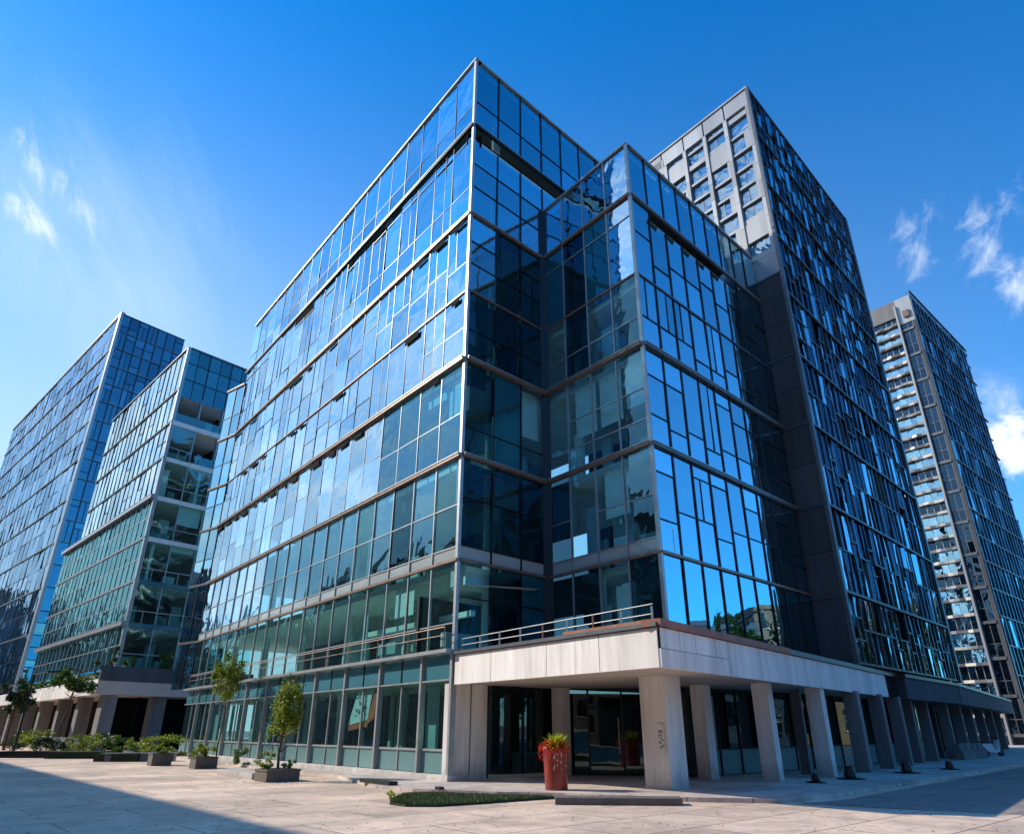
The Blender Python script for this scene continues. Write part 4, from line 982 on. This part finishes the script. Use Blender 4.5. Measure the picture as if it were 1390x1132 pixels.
for i in range(260):
    a = r.uniform(0, 6.28); l = r.uniform(.22, .55); el = r.uniform(.1, 1.3)
    s = Vector((pc[0] + math.cos(a) * .15 * r.random(), pc[1] + math.sin(a) * .15, 1.12)); d = Vector((math.cos(a) * math.cos(el), math.sin(a) * math.cos(el), math.sin(el)))
    w = d.cross(Vector((0, 0, 1))).normalized() * .024; mid = s + d * l * .6; e = s + d * l + Vector((0, 0, -.08))
    mb.quad([s, mid + w, e, mid - w], LEAF_L)
tag(mb.build('spiky_plant', None, (pc[0], pc[1], 1.1)), 'lime spiky plant growing out of the red pot', 'plant')
mb = MB(); r = random.Random(5)
for i in range(620):
    a = r.gauss(3.9, .75) if i % 5 else r.gauss(5.3, .4); rr = r.uniform(.12, .50); z = 1.22 - max(0, (rr - .33)) * r.uniform(.6, 2.6) + r.uniform(-.03, .1)
    p = Vector((pc[0] + math.cos(a) * rr, pc[1] + math.sin(a) * rr, z)); d = Vector((r.gauss(0, 1), r.gauss(0, 1), r.gauss(-.6, 1))).normalized() * .045; e = d.cross(Vector((r.random(), r.random(), r.random()))).normalized() * .018
    mb.quad([p - d, p + e, p + d, p - e], LEAF_R)
tag(mb.build('red_flowers', None, (pc[0], pc[1], 1.1)), 'red flowers trailing over the left rim of the red pot', 'flowers')

# ================================================================== small things on the pavement
def spotlight(c, label, s=1, z=.1):
    root = empty('floor_lamp', (c[0], c[1], z), label, 'floor lamp', 'black floor lamps at the column feet')
    mb = MB(); mb.lathe((c[0], c[1], z), [(0, 0), (.42 * s, 0), (.42 * s, .03), (.12 * s, .06), (.0, .06)], BLACK, 20); mb.build('base', root, root.location)
    mb = MB(); mb.lathe((c[0], c[1], z + .05), [(.10 * s, 0), (.19 * s, .03), (.17 * s, .12), (.13 * s, .24 * s), (.12 * s, .30 * s), (0, .30 * s)], BLACK, 16); mb.build('head', root, root.location)
for (px, py, lab, s) in ((1108, 1062, 'flat black floor lamp nearest the big corner column', .7), (1155, 1057, 'larger black floor lamp, second from the corner column', 1.1), (1232, 1049, 'black floor lamp, third from the corner column', 1.1), (1290, 1044, 'small black floor lamp farthest along the arcade', .9)):
    spotlight(gnd(px, py, .1), lab, s)
c = gnd(597, 1071, .1); mb = MB(); f = Face(c, azL, -1); f.box(mb, -.1, .14, -.08, .08, .104, .17, BLACK); tag(mb.build('drain_box', None, (c[0], c[1], .1)), 'tiny black drain box at the foot of the glass corner', 'drain')
c = gnd(512, 1063, .1); mb = MB(); f = Face(c, azL, -1); f.box(mb, -1.0, .9, -.15, .15, .104, .2, BLACK); tag(mb.build('drain_grille', None, (c[0], c[1], .1)), 'long black grille against the glass building plinth', 'grille')
# stone slab pieces by the column
c = gnd(880, 1090); mb = MB(); f = Face(c, 95, 1); f.box(mb, -2.2, .75, -.1, .55, .004, .15, BOXC); tag(mb.build('stone_slab', None, (c[0], c[1], .1)), 'low dark edged stone slab in front of the big corner column', 'slab')
# barrier and scooter right
c = gnd(1318, 1030, .1); root = empty('road_barrier', (c[0], c[1], .1), 'pale ribbed traffic barrier under the far arcade', 'barrier'); f = Face(c, 50, 1)
for i in range(4):
    mb = MB(); f.box(mb, i * .9 - 1.6, i * .9 - .75, -.25, .25, .1, .55, CONCG); f.box(mb, i * .9 - 1.55, i * .9 - .8, -.12, .12, .553, .9, CONCG); mb.build('barrier_block', root, root.location)
def scooter(c, z, az, label):
    root = empty('scooter', (c[0], c[1], z), label, 'scooter'); f = Face(c, az, 1)
    for t in (-.6, .62):
        a = f.pt(t, -.05, z + .24); b = f.pt(t, .05, z + .24); mb = MB(); mb.tube(a, b, .24, .24, TYRE, 20); o = mb.build('wheel', root, root.location)
        mb = MB(); mb.tube(f.pt(t, -.055, z + .24), f.pt(t, .055, z + .24), .13, .13, STEEL, 16); mb.build('rim', o, root.location)
    mb = MB()
    pr = [(-.95, .55), (-.9, .72), (-.1, .70), (-.02, .38), (.3, .33), (.42, .9), (.5, .92), (.46, .3), (.2, .2), (-.55, .25), (-.75, .42)]
    n = len(pr); b0 = len(mb.v); k = mb.mi(WHITEP)
    for d in (-.14, .14): mb.v += [f.pt(t, d, z + h) for t, h in pr]
    mb.f.append(tuple(range(n))); mb.m.append(k); mb.f.append(tuple(range(2 * n - 1, n - 1, -1))); mb.m.append(k)
    for i in range(n): mb.f.append((i, (i + 1) % n, n + (i + 1) % n, n + i)); mb.m.append(k)
    mb.build('body', root, root.location)
    mb = MB(); f.box(mb, -.9, -.12, -.13, .13, z + .723, z + .82, BLACK); mb.build('seat', root, root.location)
    mb = MB(); mb.tube(f.pt(.62, 0, z + .3), f.pt(.42, 0, z + 1.05), .03, .03, BLACK); mb.tube(f.pt(.4, -.33, z + 1.05), f.pt(.4, .33, z + 1.05), .018, .018, BLACK); mb.build('handlebar', root, root.location)
    mb = MB(); mb.lathe(f.pt(.52, 0, z + .86), [(0, -.08), (.08, -.03), (.08, .04), (0, .08)], G_WHITE, 12); mb.build('headlight', root, root.location)
scooter(gnd(1350, 1026, .1), .1, 70, 'white and black scooter parked under the far right arcade')

# ================================================================== ground
def sheet(name, poly, z, m, label=None):
    mb = MB(); mb.quad([(p[0], p[1], z) for p in poly], m); o = mb.build(name); o['kind'] = 'structure'; return o
mb = MB(); S_ = 900; mb.quad([(-S_, -S_, -.02), (S_, -S_, -.02), (S_, S_, -.02), (-S_, S_, -.02)], DARKPAVE); mb.build('ground')['kind'] = 'structure'
sheet('plaza', [(-140, -60), (90, -60), (90, 120), (-140, 190)], 0, PAVE)
wk = [(-36, 62), mv(A, azL, LEN + 4, 1.3, fL.naz), mv(A, azL, 5.5, 1.3, fL.naz), (-4.3, 23.2), (-3.0, 21.8), (-.6, 20.75), (1.2, 20.35), (3.6, 19.2), (6.2, 18.7), (8.0, 19.9), (25.1, 38.2), (70, 84), (40, 90), (-5, 60)]
mb = MB(); mb.prism(wk, .0, .1, WALK); mb.build('pavement')['kind'] = 'structure'
# paving strip at right, its cast shadow painted in as darker colour
wedge = [(6.6, 18.55), (8.3, 19.75), (25.4, 38.0), (70.5, 83.5), (90, 80), (70, 30), (30, 12), (12, 15.2)]
sheet('shade_wedge', wedge, .006, DARKPAVE)
# grass patch
gp = [(-3.05, 18.4), (-2.95, 20.6), (-2.45, 20.95), (-.9, 20.35), (.9, 19.85), (.1, 19.3), (-.9, 18.5), (-1.9, 17.85), (-2.6, 17.9)]
def inside(p, poly):
    c = False; j = len(poly) - 1
    for i in range(len(poly)):
        if (poly[i][1] > p[1]) != (poly[j][1] > p[1]) and p[0] < (poly[j][0] - poly[i][0]) * (p[1] - poly[i][1]) / (poly[j][1] - poly[i][1]) + poly[i][0]: c = not c
        j = i
    return c
mb = MB(); mb.prism(gp, .0, .05, GRASSB); r = random.Random(8); cnt = 0
while cnt < 26000:
    x = r.uniform(-3.3, 3.1); y = r.uniform(17.6, 21.3)
    if not inside((x, y), gp): continue
    cnt += 1
    edge = x < -2.75
    h = r.uniform(.03, .075) + (.05 if edge and y < 20 else 0); a = r.uniform(0, 6.28); w = .007
    dx, dy = math.cos(a) * w, math.sin(a) * w; lx, ly = r.gauss(0, .02), r.gauss(0, .02)
    mb.quad([(x - dx, y - dy, .05), (x + dx, y + dy, .05), (x + lx, y + ly, .05 + h)], GRASS)
o = mb.build('grass', None, (0, 0, 0)); o['kind'] = 'stuff'; o['label'] = 'dark green clipped grass patch in front of the entrance steps'; o['category'] = 'grass'
bush((-3.05, 18.7), .05, (.16, .2, .14), 'tiny bright tuft at the left tip of the grass patch', 260, .03, LEAF_L, 40, name='small_shrub', group='tufts on the grass')

r = random.Random(77); mb = MB()
for i in range(420):
    if i % 2: x = r.uniform(-12, 9); y = r.uniform(13.5, 20)
    else: x = -8.3 + r.gauss(0, 1.4); y = 26.2 + r.gauss(0, 1.0)
    if inside((x, y), gp): continue
    z = .104 if inside((x, y), wk) else .005
    a = r.uniform(0, 6.28); l = r.uniform(.015, .04); dx, dy = math.cos(a) * l, math.sin(a) * l
    mb.quad([(x - dx, y - dy, z), (x + dy * .5, y - dx * .5, z + .008), (x + dx, y + dy, z + .004), (x - dy * .5, y + dx * .5, z + .012)], LEAF_D if i % 3 else BARK)
o = mb.build('fallen_leaves'); o['kind'] = 'stuff'; o['label'] = 'few small fallen leaves scattered over the pale paving'; o['category'] = 'leaves'
# ================================================================== light
w = bpy.data.worlds.new('World'); SC.world = w; w.use_nodes = True
N = w.node_tree.nodes; L = w.node_tree.links; N.clear()
out = N.new('ShaderNodeOutputWorld'); bg = N.new('ShaderNodeBackground'); L.new(bg.outputs[0], out.inputs[0])
sky = N.new('ShaderNodeTexSky'); sky.sky_type = 'NISHITA'; sky.sun_disc = False
sky.sun_elevation = math.radians(SUN_EL); sky.sun_rotation = math.radians(SUN_AZ)
sky.air_density = 1.0; sky.dust_density = .2; sky.ozone_density = 3.0; sky.altitude = 200
bg.inputs[1].default_value = .15
hs = N.new('ShaderNodeHueSaturation'); hs.inputs['Saturation'].default_value = 1.27; hs.inputs['Hue'].default_value = .5; gn = N.new('ShaderNodeVectorMath'); gn.operation = 'MULTIPLY'; gn.inputs[1].default_value = (.70, 1.30, 1.78); L.new(sky.outputs[0], gn.inputs[0]); L.new(gn.outputs[0], hs.inputs['Color'])
tc = N.new('ShaderNodeTexCoord')
def dirpx(x, y):
    a = (x - CX) / F; b = (CY - y) / F; return Vector((a, cP - b * sP, sP + b * cP)).normalized()
def cloud(src, x, y, ax, ay, stretch, col, dens, lo=.5, hi=.75, scale=9, ang=0, core=.6):
    """A cloud standing in one direction of the sky: local tangent coordinates, soft elliptical edge, noise inside."""
    d = dirpx(x, y); right = d.cross(Vector((0, 0, 1))).normalized(); up = right.cross(d).normalized()
    ca, sa = math.cos(math.radians(ang)), math.sin(math.radians(ang)); r2 = right * ca + up * sa; u2 = up * ca - right * sa
    def dot(v, sc):
        n = N.new('ShaderNodeVectorMath'); n.operation = 'DOT_PRODUCT'; L.new(tc.outputs['Generated'], n.inputs[0]); n.inputs[1].default_value = tuple(v * sc); return n.outputs['Value']
    cx = dot(r2, 1 / ax); cy = dot(u2, 1 / ay); cz = dot(d, 1)
    cb = N.new('ShaderNodeCombineXYZ'); L.new(cx, cb.inputs[0]); L.new(cy, cb.inputs[1])
    ln = N.new('ShaderNodeVectorMath'); ln.operation = 'LENGTH'; L.new(cb.outputs[0], ln.inputs[0])
    mk = N.new('ShaderNodeMapRange'); mk.interpolation_type = 'SMOOTHSTEP'; mk.inputs[1].default_value = core * .3; mk.inputs[2].default_value = 1; mk.inputs[3].default_value = 1; mk.inputs[4].default_value = 0; L.new(ln.outputs['Value'], mk.inputs[0])
    fr = N.new('ShaderNodeMath'); fr.operation = 'GREATER_THAN'; L.new(cz, fr.inputs[0]); fr.inputs[1].default_value = .3
    cb2 = N.new('ShaderNodeCombineXYZ'); a1 = dot(r2, scale); a2 = dot(u2, scale * stretch); L.new(a1, cb2.inputs[0]); L.new(a2, cb2.inputs[1])
    n = N.new('ShaderNodeTexNoise'); n.inputs['Scale'].default_value = 1; n.inputs['Detail'].default_value = 9; n.inputs['Roughness'].default_value = .62; n.inputs['Distortion'].default_value = .5; L.new(cb2.outputs[0], n.inputs['Vector'])
    mm = N.new('ShaderNodeMath'); mm.operation = 'MULTIPLY_ADD'; L.new(mk.outputs[0], mm.inputs[0]); mm.inputs[1].default_value = .35; mm.inputs[2].default_value = -.35
    ad = N.new('ShaderNodeMath'); ad.operation = 'ADD'; L.new(n.outputs[0], ad.inputs[0]); L.new(mm.outputs[0], ad.inputs[1])
    mr = N.new('ShaderNodeMapRange'); mr.interpolation_type = 'SMOOTHSTEP'; mr.inputs[1].default_value = lo; mr.inputs[2].default_value = hi; mr.inputs[3].default_value = 0; mr.inputs[4].default_value = dens; L.new(ad.outputs[0], mr.inputs[0])
    m2 = N.new('ShaderNodeMath'); m2.operation = 'MULTIPLY'; L.new(mr.outputs[0], m2.inputs[0]); L.new(fr.outputs[0], m2.inputs[1])
    m3 = N.new('ShaderNodeMath'); m3.operation = 'MULTIPLY'; L.new(m2.outputs[0], m3.inputs[0]); L.new(mk.outputs[0], m3.inputs[1])
    mx = N.new('ShaderNodeMix'); mx.data_type = 'RGBA'; L.new(m3.outputs[0], mx.inputs[0]); L.new(src, mx.inputs[6]); mx.inputs[7].default_value = (*col, 1)
    return mx.outputs[2]
# pale summer haze, thicker low down and towards the sun
sx = N.new('ShaderNodeSeparateXYZ'); L.new(tc.outputs['Generated'], sx.inputs[0])
h1 = N.new('ShaderNodeMapRange'); h1.interpolation_type = 'SMOOTHERSTEP'; h1.inputs[1].default_value = -.05; h1.inputs[2].default_value = .95; h1.inputs[3].default_value = 1; h1.inputs[4].default_value = 0; L.new(sx.outputs[2], h1.inputs[0])
hd = N.new('ShaderNodeVectorMath'); hd.operation = 'DOT_PRODUCT'; L.new(tc.outputs['Generated'], hd.inputs[0]); hd.inputs[1].default_value = (-.94, .33, .0)
h2 = N.new('ShaderNodeMapRange'); h2.inputs[1].default_value = -.35; h2.inputs[2].default_value = .62; h2.inputs[3].default_value = .2; h2.inputs[4].default_value = .98; L.new(hd.outputs['Value'], h2.inputs[0])
hm = N.new('ShaderNodeMath'); hm.operation = 'MULTIPLY'; L.new(h1.outputs[0], hm.inputs[0]); L.new(h2.outputs[0], hm.inputs[1])
hm.use_clamp = True; hx = N.new('ShaderNodeMix'); hx.data_type = 'RGBA'; L.new(hm.outputs[0], hx.inputs[0]); L.new(hs.outputs[0], hx.inputs[6]); hx.inputs[7].default_value = (4.7, 6.0, 6.9, 1)
s = hx.outputs[2]
W1 = (6.6, 7.4, 8.2)
cz = N.new('ShaderNodeMath'); cz.operation = 'ADD'; cz.inputs[1].default_value = .18; L.new(sx.outputs[2], cz.inputs[0])  # streaky clouds added outside the view to vary the glass reflections
cv = N.new('ShaderNodeVectorMath'); cv.operation = 'DIVIDE'; L.new(tc.outputs['Generated'], cv.inputs[0]); cq = N.new('ShaderNodeCombineXYZ'); [L.new(cz.outputs[0], cq.inputs[i]) for i in range(3)]; L.new(cq.outputs[0], cv.inputs[1])
cm = N.new('ShaderNodeMapping'); cm.inputs['Scale'].default_value = (2.6, 1.1, 1); cm.inputs['Rotation'].default_value = (0, 0, .6); L.new(cv.outputs[0], cm.inputs[0])
cn = N.new('ShaderNodeTexNoise'); cn.inputs['Scale'].default_value = 1.7; cn.inputs['Detail'].default_value = 9; cn.inputs['Roughness'].default_value = .6; cn.inputs['Distortion'].default_value = 1.0; L.new(cm.outputs[0], cn.inputs[0])
cr_ = N.new('ShaderNodeMapRange'); cr_.inputs[1].default_value = .42; cr_.inputs[2].default_value = .68; cr_.inputs[3].default_value = 0; cr_.inputs[4].default_value = .85; L.new(cn.outputs[0], cr_.inputs[0])
cd = N.new('ShaderNodeVectorMath'); cd.operation = 'DOT_PRODUCT'; L.new(tc.outputs['Generated'], cd.inputs[0]); cd.inputs[1].default_value = (-.985, -.17, .0)
ck = N.new('ShaderNodeMapRange'); ck.interpolation_type = 'SMOOTHSTEP'; ck.inputs[1].default_value = .44; ck.inputs[2].default_value = .74; L.new(cd.outputs['Value'], ck.inputs[0])
cf = N.new('ShaderNodeMath'); cf.operation = 'MULTIPLY'; L.new(cr_.outputs[0], cf.inputs[0]); L.new(ck.outputs[0], cf.inputs[1])
cx_ = N.new('ShaderNodeMix'); cx_.data_type = 'RGBA'; L.new(cf.outputs[0], cx_.inputs[0]); L.new(s, cx_.inputs[6]); cx_.inputs[7].default_value = (7.6, 8.0, 8.4, 1)
s = cx_.outputs[2]
s = cloud(s, 44, 205, .035, .10, .35, W1, .7, .38, .66, 40, 22, core=.1)
s = cloud(s, 105, 262, .06, .13, .35, W1, .6, .40, .68, 36, 28, core=.1)
s = cloud(s, 44, 288, .045, .08, .4, W1, .9, .34, .58, 34, 40, core=.1)
s = cloud(s, 150, 330, .26, .28, .35, (5.6, 6.9, 8.2), .5, .15, .8, 6, 35)
s = cloud(s, 1248, 325, .07, .13, .55, W1, .5, .38, .70, 32, -28, core=.1)
s = cloud(s, 1345, 315, .08, .15, .6, W1, .6, .38, .70, 30, -38, core=.1)
s = cloud(s, 1383, 378, .05, .07, .7, W1, .75, .32, .60, 24, -30, core=.1)
s = cloud(s, 1365, 540, .06, .05, .7, W1, .5, .32, .62, 20, -20, core=.1)
s = cloud(s, 1375, 600, .055, .07, 1.0, (8.2, 8.5, 9.0), .95, .28, .50, 26, -15)
s = cloud(s, 1340, 560, .12, .10, 1.4, (6, 7.2, 8.4), .35, .25, .75, 12, -30)
L.new(s, bg.inputs[0])
sun = bpy.data.lights.new('sun', 'SUN'); sun.energy = 5.0; sun.angle = math.radians(.5); sun.color = (1.0, .91, .78)
so = bpy.data.objects.new('sun', sun); COL.objects.link(so)
sd = Vector((math.sin(math.radians(SUN_AZ)) * math.cos(math.radians(SUN_EL)), math.cos(math.radians(SUN_AZ)) * math.cos(math.radians(SUN_EL)), math.sin(math.radians(SUN_EL))))
so.rotation_euler = (-sd).to_track_quat('-Z', 'Y').to_euler(); so.location = sd * 100
SC.view_settings.view_transform = 'Standard'; SC.view_settings.look = 'None'; SC.view_settings.exposure = 0; SC.view_settings.gamma = 1
SC.render.engine = 'CYCLES'; SC.cycles.max_bounces = 10; SC.cycles.transparent_max_bounces = 16; SC.cycles.glossy_bounces = 6
SC.cycles.caustics_reflective = False; SC.cycles.caustics_refractive = False
